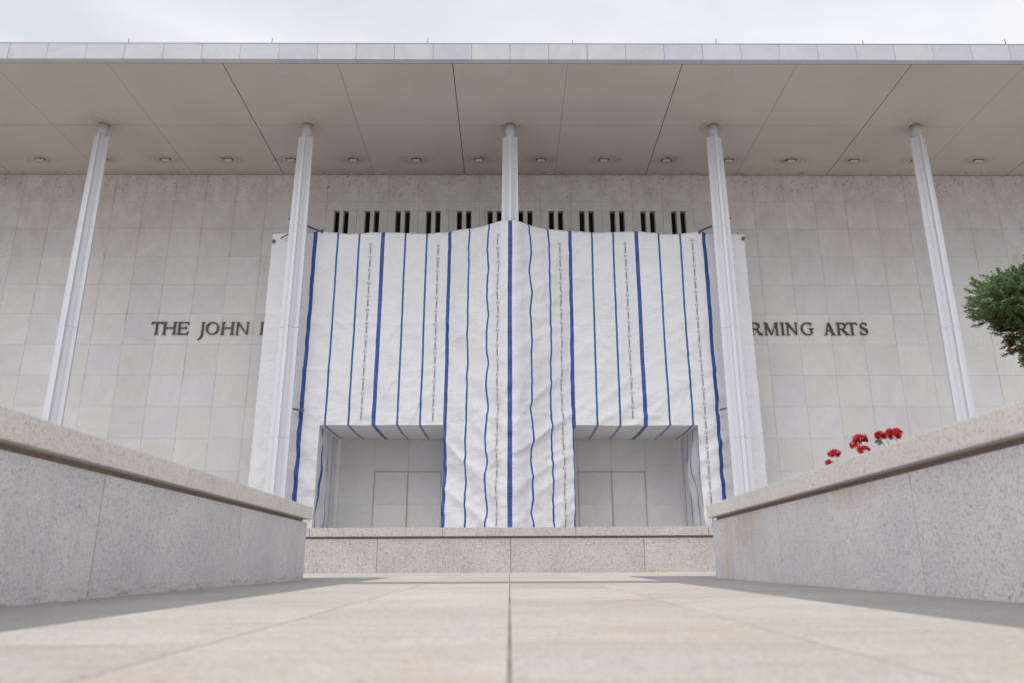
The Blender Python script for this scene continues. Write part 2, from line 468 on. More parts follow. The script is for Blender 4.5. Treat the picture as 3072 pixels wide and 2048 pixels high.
def hexa(m, pts_bottom, pts_top):
    n = len(m.v); m.v += list(pts_bottom) + list(pts_top)
    m.f += [(n, n + 3, n + 2, n + 1), (n + 4, n + 5, n + 6, n + 7)]
    for i in range(4):
        j = (i + 1) % 4
        m.f.append((n + i, n + j, n + 4 + j, n + 4 + i))

def bevel_mesh(me, w):
    bm = bmesh.new(); bm.from_mesh(me)
    bmesh.ops.recalc_face_normals(bm, faces=bm.faces)
    bmesh.ops.bevel(bm, geom=[e for e in bm.edges], offset=w, segments=2, affect='EDGES', profile=0.6)
    bm.to_mesh(me); bm.free()

def planter(side, label):
    root = tag(empty('planter_wall', (side * WALLX, 4.0, 0)), label, 'wall', 'granite planter walls flanking the path')
    ox, oy = side * WALLX, 4.0
    def add(name, mat, x0, x1, y0, y1, zb, ztop, bev=0.004):
        if x0 > x1: x0, x1 = x1, x0
        m = MB()
        c = [(x0, y0), (x1, y0), (x1, y1), (x0, y1)]
        hexa(m, [(x, y, zb(x, y)) for x, y in c], [(x, y, ztop(x, y)) for x, y in c])
        cx, cy, cz = (x0 + x1) / 2, (y0 + y1) / 2, 0.6
        m.v = [(x - cx, y - cy, z - cz) for x, y, z in m.v]
        me = m.mesh(name, mat)
        if bev: bevel_mesh(me, bev)
        return link(name, me, root, (cx - ox, cy - oy, cz))
    xf, xb = side * WALLX, side * (WALLX + 0.42)
    base = lambda x, y: gz(x, y) - 0.15
    face_top = lambda x, y: zt(x, y) - COPE - GRV
    joints = [-5.7, -3.0, -0.29, 2.41, 5.13, 7.83, 10.02] if side < 0 else [-5.7, -3.0, -0.25, 2.45, 5.18, 7.85, 9.99]
    for a, b in zip(joints, joints[1:]):
        add('granite_block', M_GRANITE, xf, xb, a + 0.007, b - 0.007, base, face_top)
    # corner stones of the end return
    add('granite_block', M_GRANITE, xf, side * (WALLX + 2.7), joints[-1] + 0.0035, WALL_END, base, face_top)
    add('granite_block', M_GRANITE, side * (WALLX + 2.707), side * (WALLX + 5.4), joints[-1] + 0.0035, WALL_END, base, face_top)
    # bed joint core, recessed under the coping
    add('bed_joint', M_GROOVE, side * (WALLX + 0.045), side * (WALLX + 0.38), joints[0], joints[-1] + 0.05, lambda x, y: gz(x, y) - 0.1, lambda x, y: zt(x, y) - COPE + 0.002, 0)
    add('mortar_joint', M_MORTAR, side * (WALLX + 0.005), side * (WALLX + 0.40), joints[0] + 0.02, joints[-1] + 0.03, lambda x, y: gz(x, y) - 0.1, lambda x, y: face_top(x, y) - 0.003, 0)
    add('bed_joint', M_GROOVE, side * (WALLX + 0.05), side * (WALLX + 5.3), joints[-1] + 0.06, WALL_END - 0.045, lambda x, y: gz(x, y) - 0.1, lambda x, y: zt(x, y) - COPE + 0.001, 0)
    under = lambda x, y: zt(x, y) - COPE
    cj = [-4.45, -1.75, 0.95, 3.65, 6.33, 9.0] if side < 0 else [-4.45, -1.75, 0.95, 3.7, 6.4, 9.06]
    xo, xi = side * (WALLX - OVER), side * (WALLX + 0.46)
    for a, b in zip(cj, cj[1:]):
        add('coping_stone', M_COPING, xo, xi, a + 0.003, b - 0.003, under, zt, 0.008)
    add('coping_stone', M_COPING, xo, xi, cj[-1] + 0.003, WALL_END + OVER, under, zt, 0.008)
    add('coping_stone', M_COPING, side * (WALLX + 0.466), side * (WALLX + 3.0), joints[-1] - 0.05, WALL_END + OVER, under, zt, 0.008)
    add('coping_stone', M_COPING, side * (WALLX + 3.006), side * (WALLX + 5.4), joints[-1] - 0.05, WALL_END + OVER, under, zt, 0.008)
    so = MB()
    x0, x1 = sorted((side * (WALLX + 0.40), side * (WALLX + 6.0)))
    nx, ny = 24, 60
    for j in range(ny + 1):
        for i in range(nx + 1):
            x = x0 + (x1 - x0) * i / nx; y = -5.7 + (joints[-1] + 0.02 + 5.7) * j / ny
            so.v.append((x, y, zt(x, y) - 0.24 + 0.05 * noise.noise(Vector((x * 2, y * 2, side)))))
    for j in range(ny):
        for i in range(nx):
            n = j * (nx + 1) + i
            so.f.append((n, n + 1, n + nx + 2, n + nx + 1))
    s_ = so.build('soil', M_SOIL)
    tag(s_, ('dark planting soil inside the left planter' if side < 0 else 'dark planting soil inside the right planter'), kind='structure')
    return root
planter(-1, 'left grey granite planter wall with a bevelled pale coping')
planter(1, 'right grey granite planter wall with orange stains under its coping')

# cross wall in front of the terrace
PY = 15.8
root = tag(empty('parapet_wall', (0, PY, gz(0, PY))), 'low speckled granite wall across the end of the path', 'wall')
def par(name, mat, x0, x1, y0, y1, z0, z1, bev=0.004):
    m = MB()
    hexa(m, [(x, y, z0 + S_X * x) for x, y in ((x0, y0), (x1, y0), (x1, y1), (x0, y1))], [(x, y, z1 + S_X * x) for x, y in ((x0, y0), (x1, y0), (x1, y1), (x0, y1))])
    cx = (x0 + x1) / 2
    m.v = [(x - cx, y - PY, z - 0.7) for x, y, z in m.v]
    me = m.mesh(name, mat)
    if bev: bevel_mesh(me, bev)
    link(name, me, root, (cx, 0, 0.7 - gz(0, PY)))
for i in range(-4, 4):
    par('granite_block', M_LOWGRAN, i * 2.6 + 0.02 + 0.004, (i + 1) * 2.6 + 0.02 - 0.004, PY, PY + 0.42, 0.2, 1.093)
for i in range(-4, 4):
    par('coping_stone', M_LOWGRAN, i * 2.6 + 1.29 + 0.004, (i + 1) * 2.6 + 1.29 - 0.004, PY - 0.05, PY + 0.46, 1.135, 1.301, 0.008)
par('bed_joint', M_GROOVE, -10.3, 10.4, PY + 0.035, PY + 0.38, 0.2, 1.1365, 0)

# ------------------------------------------------------------------ the building
MOD = 1.3875                 # cladding module
ROWH = 1.354
ZS = 18.22                   # underside of the roof
YW = 32.3                    # face of the wall
YC = 28.2                    # column line
YF = 23.95                   # face of the roof edge
bld = tag(empty('marble_building', (0, YW, TERR)), 'white marble building with a deep flat roof overhang on slender white columns', 'building')
bx = lambda x, y, z: (x, y - YW, z - TERR)

# wall: sealant plane behind the panels, left open behind the slit windows and doors
wl = MB()
yb = YW + 0.014 - YW
SLX = 6 * MOD
def rect(x0, x1, z0, z1):
    wl.quad((x0, yb, z0 - TERR), (x1, yb, z0 - TERR), (x1, yb, z1 - TERR), (x0, yb, z1 - TERR))
Z_SLIT1, Z_SLIT0 = 16.40, 14.158
rect(-60, -SLX, 0.9, ZS + 0.3); rect(SLX, 60, 0.9, ZS + 0.3)
rect(-SLX, SLX, Z_SLIT1, ZS + 0.3); rect(-SLX, SLX, 0.9, Z_SLIT0)
wl.box(-60, 60, 0.62, 40, 0.9 - TERR, ZS + 0.3 - TERR)
wall = wl.build('wall', M_SEAL, bld)

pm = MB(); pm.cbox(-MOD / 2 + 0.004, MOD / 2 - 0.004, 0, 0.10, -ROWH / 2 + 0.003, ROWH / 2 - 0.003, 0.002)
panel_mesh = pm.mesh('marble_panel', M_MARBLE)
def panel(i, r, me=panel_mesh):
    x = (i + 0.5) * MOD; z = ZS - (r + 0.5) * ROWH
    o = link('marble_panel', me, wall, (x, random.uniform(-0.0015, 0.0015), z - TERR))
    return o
far = MB()
def far_panel(i, r):
    x = (i + 0.5) * MOD; z = ZS - (r + 0.5) * ROWH - TERR
    far.cbox(x - MOD / 2 + 0.005, x + MOD / 2 - 0.005, 0, 0.10, z - ROWH / 2 + 0.004, z + ROWH / 2 - 0.004, 0.003)
for i in range(-30, 30):
    ax = min(abs(i), abs(i + 1))               # 0 at the centre
    for r in range(0, 13):
        zc = ZS - (r + 0.5) * ROWH
        if ax < 6:
            if r == 0: panel(i, r)
            elif r in (1, 2): continue          # slit window zone
            elif r >= 9:
                if 2 <= ax < 4 and r >= 10: continue     # doors
                panel(i, r) if (1 <= ax < 6 and r < 12) else far_panel(i, r)
            elif r == 3: far_panel(i, r)
            else: far_panel(i, r)
        elif ax < 16 and r < 10 and not (ax > 14 and r > 8):
            panel(i, r)
        elif ax < 9 and r < 12: panel(i, r)
        else: far_panel(i, r)
fo = far.build('marble_panel', M_MARBLE, wall)
fo['kind'] = 'stuff'

# strip above the slits, piers between them
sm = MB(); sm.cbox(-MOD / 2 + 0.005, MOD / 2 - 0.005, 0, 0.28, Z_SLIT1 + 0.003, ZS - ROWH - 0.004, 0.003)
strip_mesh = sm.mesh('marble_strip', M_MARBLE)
SL_W, SL_G = 0.245, 0.17
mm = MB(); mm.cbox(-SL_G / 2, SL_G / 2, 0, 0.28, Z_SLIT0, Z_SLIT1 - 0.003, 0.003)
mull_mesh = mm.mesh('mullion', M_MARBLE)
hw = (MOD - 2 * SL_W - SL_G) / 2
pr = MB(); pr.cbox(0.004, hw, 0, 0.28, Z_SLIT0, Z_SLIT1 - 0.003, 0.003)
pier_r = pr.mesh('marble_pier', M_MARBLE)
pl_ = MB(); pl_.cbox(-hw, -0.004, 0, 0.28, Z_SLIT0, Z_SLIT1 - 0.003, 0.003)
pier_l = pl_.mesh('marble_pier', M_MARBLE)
win = MB(); win.box(-SL_W / 2, SL_W / 2, 0.20, 0.24, Z_SLIT0, Z_SLIT1)
win_mesh = win.mesh('window', M_GLASS)
fr = MB()
fr.box(-SL_W / 2 + 0.001, -SL_W / 2 + 0.03, 0.13, 0.199, Z_SLIT0, Z_SLIT1 - 0.001)
fr.box(SL_W / 2 - 0.03, SL_W / 2 - 0.001, 0.13, 0.199, Z_SLIT0, Z_SLIT1 - 0.001)
fr.box(-SL_W / 2 + 0.031, SL_W / 2 - 0.031, 0.13, 0.198, Z_SLIT1 - 0.035, Z_SLIT1 - 0.001)
fr_mesh = fr.mesh('window_frame', M_WFRAME)
for i in range(-6, 6):
    xc = (i + 0.5) * MOD
    link('marble_strip', strip_mesh, wall, (xc, 0, -TERR))
    link('mullion', mull_mesh, wall, (xc, 0, -TERR))
    link('marble_pier', pier_r, wall, (xc - MOD / 2, 0, -TERR))
    link('marble_pier', pier_l, wall, (xc + MOD / 2, 0, -TERR))
    for s in (-1, 1):
        w = link('window', win_mesh, bld, (xc + s * (SL_W + SL_G) / 2, 0, -TERR))
        link('window_frame', fr_mesh, w)

# doors: two leaves faced with the same stone in bronze frames
DZ = ZS - 10 * ROWH                    # head of the doors
for sgn in (-1, 1):
    xa, xb_ = sorted((sgn * 2 * MOD, sgn * 4 * MOD))
    xm = (xa + xb_) / 2
    dm = MB(); dm.box(xa - xm + 0.001, xb_ - xm - 0.001, 0.08, 0.12, 0.92 - TERR, DZ - 0.005 - TERR)
    door = dm.build('door', M_SEAL, bld, (xm, 0, 0))
    fm = MB()
    z1 = DZ - 0.006 - TERR; z0 = 0.93 - TERR
    hwid = (xb_ - xa) / 2
    fm.box(-hwid + 0.006, -hwid + 0.036, -0.004, 0.079, z0, z1)
    fm.box(hwid - 0.036, hwid - 0.006, -0.004, 0.079, z0, z1)
    fm.box(-hwid + 0.037, hwid - 0.037, -0.003, 0.079, z1 - 0.035, z1 - 0.001)
    fm.box(-0.024, -0.004, -0.002, 0.079, z0, z1 - 0.036)
    fm.box(0.004, 0.024, -0.002, 0.079, z0, z1 - 0.036)
    fm.build('door_frame', M_FRAME, door)
    for s in (-1, 1):
        la, lb = (-hwid + 0.046, -0.032) if s < 0 else (0.032, hwid - 0.046)
        for za, zb_ in ((z0, 3.33 - TERR - 0.004), (3.33 - TERR + 0.004, z1 - 0.043)):
            lm = MB(); c = (la + lb) / 2; zc = (za + zb_) / 2
            lm.cbox(la - c, lb - c, 0, 0.07, za - zc, zb_ - zc, 0.003)
            lm.build('door_leaf', M_DOORSTONE, door, (c, 0.006, zc))

# roof: slab, marble edge, plaster underside
rm = MB(); rm.box(-46, 46, YF + 0.26 - YW, 45, ZS + 0.06 - TERR, ZS + 0.66 - TERR)
roof = rm.build('roof', M_CAP, bld)
fm = MB(); fm.cbox(-MOD / 2 + 0.004, MOD / 2 - 0.004, 0, 0.235, 0, 0.66, 0.004)
fas_mesh = fm.mesh('fascia_panel', M_FASCIA)
for i in range(-19, 19):
    link('fascia_panel', fas_mesh, roof, ((i + 0.5) * MOD + 0.0, YF - YW, ZS + 0.002 - TERR))
cp = MB(); cp.box(-46, 46, YF - 0.012 - YW, YF + 0.30 - YW, ZS + 0.668 - TERR, ZS + 0.69 - TERR)
cp.build('roof_cap', M_CAP, roof)
for x, h in ((-13.85, 0.21), (-8.66, 0.22), (-3.0, 0.27), (2.27, 0.15), (7.5, 0.20), (12.85, 0.17), (18.05, 0.24), (-19.2, 0.2)):
    rd = MB()
    rd.tube([(0, 0, 0), (0, 0, 0.06)], 0.03, 6).tube([(0, 0, 0.05), (random.uniform(-.015, .015), 0, h + 0.08)], [0.020, 0.012], 6)
    rd.build('lightning_rod', M_ROD, roof, (x, YF + 0.12 - YW, ZS + 0.69 - TERR))

BAY = 3 * MOD
sf = MB(); sf.box(-45, 45, YF + 0.262 - YW, -0.001, ZS + 0.012 - TERR, ZS + 0.058 - TERR)
soffit = sf.build('soffit', M_DARKGAP, bld)
sp_cache = {}
for i in range(-6, 7):
    # a heavy expansion joint on every second line
    heavy = lambda j: j in (-5, -2, 0, 2, 4, 6)
    gl = 0.015 if heavy(i) else 0.006
    gr = 0.015 if heavy(i + 1) else 0.006
    for k, (ya, yb2) in enumerate(((YF + 0.25, YC), (YC, YW - 0.022))):
        key = (gl, gr, k)
        if key not in sp_cache:
            m = MB(); m.box(-BAY / 2 + gl, BAY / 2 - gr, ya + 0.006, yb2 - 0.007, ZS, ZS + 0.011)
            m.v = [(x, y - YW, z - TERR) for x, y, z in m.v]
            sp_cache[key] = m.mesh('soffit_panel', M_SOFFIT)
        link('soffit_panel', sp_cache[key], soffit, (i * BAY, 0, 0))

# columns: cross-shaped tapering shafts in four lifts under a round neck
def shaft_ring(z):
    ks = [(0.9, 0.385), (3.62, 0.372), (8.0, 0.356), (13.7, 0.336), (17.66, 0.297)]
    for (za, a), (zb_, b) in zip(ks, ks[1:]):
        if z <= zb_:
            arm = a + (b - a) * (z - za) / (zb_ - za); break
    t_, rc = 0.050 * arm / 0.336, 0.200 * arm / 0.336
    a0 = math.asin(t_ * 1.45 / rc)
    q = [(arm, t_), (rc * math.cos(a0) + 0.035, t_), (rc * math.cos(a0) + 0.012, t_ * 1.45)]
    for k in range(0, 9):
        an = a0 + (math.pi / 2 - 2 * a0) * k / 8
        q.append((rc * math.cos(an), rc * math.sin(an)))
    q += [(t_ * 1.45, rc * math.cos(a0) + 0.012), (t_, rc * math.cos(a0) + 0.035), (t_, arm)]
    pts = []
    for r in range(4):
        c, s = (1, 0, -1, 0)[r], (0, 1, 0, -1)[r]
        pts += [(x * c - y * s, x * s + y * c) for x, y in q]
    return pts
def lift(za, zb_, n):
    m = MB(); rings = []
    for k in range(n + 1):
        z = za + (zb_ - za) * k / n
        rings.append(len(m.v)); m.v += [(x, y, z) for x, y in shaft_ring(z)]
    ln = len(shaft_ring(5.0))
    for a, b in zip(rings, rings[1:]):
        for k in range(ln):
            m.f.append((a + k, a + (k + 1) % ln, b + (k + 1) % ln, b + k))
    m.f.append(tuple(reversed(range(rings[0], rings[0] + ln)))); m.f.append(tuple(range(rings[-1], rings[-1] + ln)))
    return m.mesh('shaft', M_WHITE)
lifts = [lift(0.9, 5.296, 4), lift(5.304, 9.456, 4), lift(9.464, 13.596, 4), lift(13.604, 17.66, 4)]
nk = MB()
nk.tube([(0, 0, 17.662), (0, 0, ZS - 0.015)], 0.185, 28)
neck_mesh = nk.mesh('neck', M_NECK, True)
cl = MB(); cl.tube([(0, 0, ZS - 0.016), (0, 0, ZS + 0.003)], 0.199, 28)
collar_mesh = cl.mesh('collar', M_TRIM, True)
for i in (0, -1, 1, -2, 2, -3, 3):
    c = MB(); c.tube([(0, 0, 0.95), (0, 0, 17.1)], 0.06, 8)
    core = c.build('column', M_DARKGAP, bld, bx(i * 6 * MOD, YC, 0 + TERR - TERR))
    for me in lifts: link('shaft', me, core)
    link('neck', neck_mesh, core)
    link('collar', collar_mesh, core)

# fittings in the soffit
ORD = ['first', 'second', 'third', 'fourth', 'fifth', 'sixth', 'seventh', 'eighth', 'ninth', 'tenth', 'eleventh', 'twelfth', 'thirteenth', 'fourteenth', 'fifteenth', 'sixteenth']
hs = MB(); hs.box(-0.21, 0.21, -0.085, 0.085, -0.028, 0.0)
house_mesh = hs.mesh('housing', M_TRIM)
ln_ = MB()
ln_.v = [(-0.165, -0.055, -0.028), (0.165, -0.055, -0.028), (0.165, 0.055, -0.028), (-0.165, 0.055, -0.028), (-0.15, -0.04, -0.085), (0.15, -0.04, -0.085), (0.15, 0.04, -0.085), (-0.15, 0.04, -0.085)]
ln_.f = [(0, 1, 5, 4), (1, 2, 6, 5), (2, 3, 7, 6), (3, 0, 4, 7), (4, 5, 6, 7)]
lens_mesh = ln_.mesh('lens', M_LENS)
for n, k in enumerate(range(-8, 8)):
    x = (2 * k + 1) * MOD
    o = tag(empty('soffit_light', (x, 30.9, ZS)), 'small rectangular soffit light near the wall, %s from the left' % ORD[n], 'light', 'rectangular lights under the roof')
    link('housing', house_mesh, o, (0, 0, -0.0005)); link('lens', lens_mesh, o)

rg = MB()
seg = 20
for rr, zz in ((0.085, 0.0), (0.085, -0.012), (0.055, -0.014), (0.055, -0.003)):
    rg.v += [(rr * math.cos(2 * math.pi * q / seg), rr * math.sin(2 * math.pi * q / seg), zz) for q in range(seg)]
for a in range(3):
    for q in range(seg):
        rg.f.append((a * seg + q, a * seg + (q + 1) % seg, (a + 1) * seg + (q + 1) % seg, (a + 1) * seg + q))
ring_mesh = rg.mesh('ring', M_RING)
bf = MB(); bf.v = [(0.054 * math.cos(2 * math.pi * q / seg), 0.054 * math.sin(2 * math.pi * q / seg), -0.004) for q in range(seg)]; bf.f = [tuple(range(seg))]
baf_mesh = bf.mesh('lens', M_PLATE)
CN = {-2: 'leftmost column', -1: 'second column from the left', 0: 'middle column', 1: 'second column from the right', 2: 'rightmost column'}
for i in range(-2, 3):
    for s in (-1, 1):
        o = tag(empty('downlight', (i * 6 * MOD + s * 0.47, 27.83, ZS)), 'round cream downlight %s of the head of the %s' % ('left' if s < 0 else 'right', CN[i]), 'light', 'round downlights beside the column heads')
        link('ring', ring_mesh, o, (0, 0, -0.001)); link('lens', baf_mesh, o)
pm_ = MB(); pm_.box(-0.13, 0.13, -0.13, 0.13, -0.012, -0.001)
plate_mesh = pm_.mesh('plate', M_PLATE)
pf = MB()
pf.box(-0.15, 0.15, -0.15, -0.131, -0.02, -0.001).box(-0.15, 0.15, 0.131, 0.15, -0.02, -0.001).box(-0.15, -0.131, -0.13, 0.13, -0.02, -0.001).box(0.131, 0.15, -0.13, 0.13, -0.02, -0.001)
pframe_mesh = pf.mesh('plate_frame', M_LENS)
for i in (-1, 0, 1):
    o = tag(empty('cover_plate', (i * 6 * MOD, 24.62, ZS)), 'pale square plate behind the roof edge above the %s' % CN[i], 'plate', 'square plates behind the roof edge')
    link('plate', plate_mesh, o); link('plate_frame', pframe_mesh, o)

# ------------------------------------------------------------------ bronze lettering
def arc(cx, cz, rx, rz, a0, a1, n=14):
    return [(cx + rx * math.cos(R(a0 + (a1 - a0) * k / n)), cz + rz * math.sin(R(a0 + (a1 - a0) * k / n))) for k in range(n + 1)]
def ribbon(pts, ws):
    l, r = [], []
    for k, (x, z) in enumerate(pts):
        a = pts[max(0, k - 1)]; b = pts[min(len(pts) - 1, k + 1)]
        dx, dz = b[0] - a[0], b[1] - a[1]
        d = math.hypot(dx, dz) or 1
        w = ws if isinstance(ws, float) else ws[0] + (ws[1] - ws[0]) * k / (len(pts) - 1) if len(ws) == 2 else ws[k]
        l.append((x - dz / d * w / 2, z + dx / d * w / 2)); r.append((x + dz / d * w / 2, z - dx / d * w / 2))
    return l, r
TK, TN, SE = 0.140, 0.070, 0.050      # thick stem, thin stroke, serif (cap height = 1)
def stem(x, z0=0.0, z1=1.0, w=TK, s0=True, s1=True):
    q = [[(x - w / 2, z0), (x + w / 2, z0), (x + w / 2, z1), (x - w / 2, z1)]]
    e = w / 2 + 0.095
    if s0: q.append([(x - e, z0), (x + e, z0), (x + w / 2, z0 + SE + 0.02), (x - w / 2, z0 + SE + 0.02)])
    if s1: q.append([(x - w / 2, z1 - SE - 0.02), (x + w / 2, z1 - SE - 0.02), (x + e, z1), (x - e, z1)])
    return q
def bar(x0, x1, z, w=TN): return [[(x0, z - w / 2), (x1, z - w / 2), (x1, z + w / 2), (x0, z + w / 2)]]
def strip_polys(pts, ws):
    l, r = ribbon(pts, ws)
    return [[r[k], r[k + 1], l[k + 1], l[k]] for k in range(len(pts) - 1)]
def modulated(pts, thick, thin, ang=90):
    """width by stroke direction: thick where the stroke runs upright"""
    ws = []
    for k in range(len(pts)):
        a = pts[max(0, k - 1)]; b = pts[min(len(pts) - 1, k + 1)]
        dx, dz = b[0] - a[0], b[1] - a[1]; d = math.hypot(dx, dz) or 1
        ws.append(thin + (thick - thin) * abs(dz / d) ** 1.4)
    return strip_polys(pts, ws)
def glyph(ch, w):
    h = TK / 2 + 0.095
    if ch == 'T': return stem(w / 2, s1=False) + bar(0.05, w - 0.05, 0.965) + [[(0.0, 0.80), (0.05, 0.80), (0.13, 1.0), (0.04, 1.02)], [(w - 0.05, 0.80), (w, 0.80), (w - 0.04, 1.02), (w - 0.13, 1.0)]]
    if ch == 'H': return stem(h) + stem(w - h) + bar(h, w - h, 0.53)
    if ch in 'EF':
        q = stem(h) + bar(h, w - 0.06, 0.965) + bar(h, w - 0.18, 0.53) + [[(w - 0.13, 0.965), (w - 0.07, 0.76), (w - 0.02, 0.76), (w - 0.03, 1.0)], [(w - 0.23, 0.40), (w - 0.18, 0.40), (w - 0.18, 0.68), (w - 0.23, 0.68)]]
        if ch == 'E': q += bar(h, w - 0.04, 0.035) + [[(w - 0.15, 0.0), (w - 0.05, 0.0), (w, 0.25), (w - 0.05, 0.25)]]
        return q
    if ch == 'J':
        xs = w - h
        return stem(xs, 0.12, 1.0, s0=False) + strip_polys([(xs, 0.14), (xs - 0.01, -0.05), (xs - 0.07, -0.22), (xs - 0.17, -0.34), (xs - 0.30, -0.42)], [TK, 0.145, 0.12, 0.085, 0.06])
    if ch == 'I': return stem(w / 2)
    if ch == 'N': return stem(h, w=0.09) + stem(w - h * 0.8, z0=0.1, w=0.09, s0=False) + [[(h - 0.12, 1.0), (h + 0.09, 1.0), (w - h * 0.8 + 0.045, 0.0), (w - h * 0.8 - 0.02, -0.02)]]
    if ch == 'M':
        c = w * 0.47
        return stem(h * 0.95, w=0.085) + stem(w - h, w=TK) + [[(h - 0.10, 1.0), (h + 0.10, 1.0), (c + 0.07, 0.0), (c - 0.03, 0.0)], [(c - 0.03, 0.0), (c + 0.05, 0.0), (w - h + 0.02, 1.0), (w - h - 0.08, 1.0)]]
    if ch == 'A':
        c = w * 0.47
        return [[(c - 0.09, 0.97), (c + 0.06, 1.02), (w - 0.08, 0.0), (w - 0.26, 0.0)], [(c - 0.02, 1.0), (c - 0.09, 0.97), (0.10, 0.0), (0.18, 0.0)], [(0.0, 0.0), (0.29, 0.0), (0.19, SE + 0.02), (0.11, SE + 0.02)], [(w - 0.36, 0.0), (w, 0.0), (w - 0.09, SE + 0.03), (w - 0.27, SE + 0.03)]] + bar(0.24, w - 0.30, 0.36, 0.07)
    if ch == 'O': return modulated(arc(w / 2, 0.5, w / 2 - 0.065, 0.475, 0, 360, 36), 0.15, 0.065)
    if ch == 'G':
        q = modulated(arc(w * 0.53, 0.5, w * 0.53 - 0.07, 0.475, 48, 325, 28), 0.15, 0.065)
        xs = w - 0.16
        q += [[(xs - TK / 2, 0.06), (xs + TK / 2 - 0.01, 0.10), (xs + TK / 2 - 0.01, 0.47), (xs - TK / 2, 0.47)], [(xs - 0.19, 0.47), (xs + 0.17, 0.47), (xs + 0.17, 0.53), (xs - 0.19, 0.53)]]
        q += [[(w - 0.22, 0.80), (w - 0.15, 0.74), (w - 0.12, 0.98), (w - 0.18, 0.99)]]
        return q
    if ch == 'R':
        bx0 = h
        q = stem(h) + modulated([(bx0, 0.965), (w * 0.46, 0.965)] + arc(w * 0.46, 0.725, 0.23 + w * 0.04, 0.24, 84, -84, 12) + [(w * 0.44, 0.485), (bx0, 0.485)], 0.145, 0.07)
        q += [[(w * 0.40, 0.47), (w * 0.56, 0.49), (w - 0.02, 0.03), (w - 0.22, 0.0)], [(w - 0.22, 0.0), (w + 0.05, 0.0), (w + 0.04, 0.03), (w - 0.06, 0.08)]]
        return q
    if ch == 'S':
        p = arc(w * 0.50, 0.735, w * 0.30, 0.235, 30, 215, 12) + arc(w * 0.50, 0.265, w * 0.335, 0.24, 48, -150, 14)
        ws = []
        for k in range(len(p)):
            tt = k / (len(p) - 1)
            ws.append(0.07 + 0.09 * math.exp(-((tt - 0.5) / 0.2) ** 2))
        return strip_polys(p, ws) + [[(w - 0.16, 0.76), (w - 0.10, 0.76), (w - 0.10, 0.99), (w - 0.15, 0.98)], [(0.06, 0.02), (0.12, 0.02), (0.14, 0.28), (0.07, 0.28)]]
    return []
ZL0, CAPH = 10.49, 0.56
def letter(ch, x0, x1, root, rx):
    c = (x0 + x1) / 2; hw_ = (x1 - x0) / 2 * (0.93 if ch != 'J' else 1.0)
    x0, x1 = c - hw_, c + hw_
    w = (x1 - x0) / CAPH
    m = MB()
    for k, poly in enumerate(glyph(ch, w)):
        m.prism([(x * CAPH, z * CAPH) for x, z in poly], -0.075 - 0.0006 * (k % 9), -0.018)
    m.build('letter', M_BRONZE, root, (x0 - rx, 0, 0))
sg = tag(empty('wall_lettering', (-13.2, YW, ZL0)), 'raised bronze capital letters on the marble left of the sheeting', 'sign', 'bronze wall inscription')
for ch, a, b in (('T', -15.51, -14.98), ('H', -15.02, -14.36), ('E', -14.38, -13.84), ('J', -13.47, -13.17), ('O', -13.14, -12.54), ('H', -12.51, -11.87), ('N', -11.88, -11.24), ('F', -10.82, -10.30)):
    letter(ch, a, b, sg, -13.2)
sg = tag(empty('wall_lettering', (13.0, YW, ZL0)), 'raised bronze capital letters on the marble right of the sheeting', 'sign', 'bronze wall inscription')
for ch, a, b in (('O', 9.70, 10.30), ('R', 10.37, 10.93), ('M', 10.96, 11.66), ('I', 11.68, 11.91), ('N', 11.90, 12.48), ('G', 12.56, 13.15), ('A', 13.55, 14.09), ('R', 14.10, 14.66), ('T', 14.55, 15.05), ('S', 15.09, 15.52)):
    letter(ch, a, b, sg, 13.0)

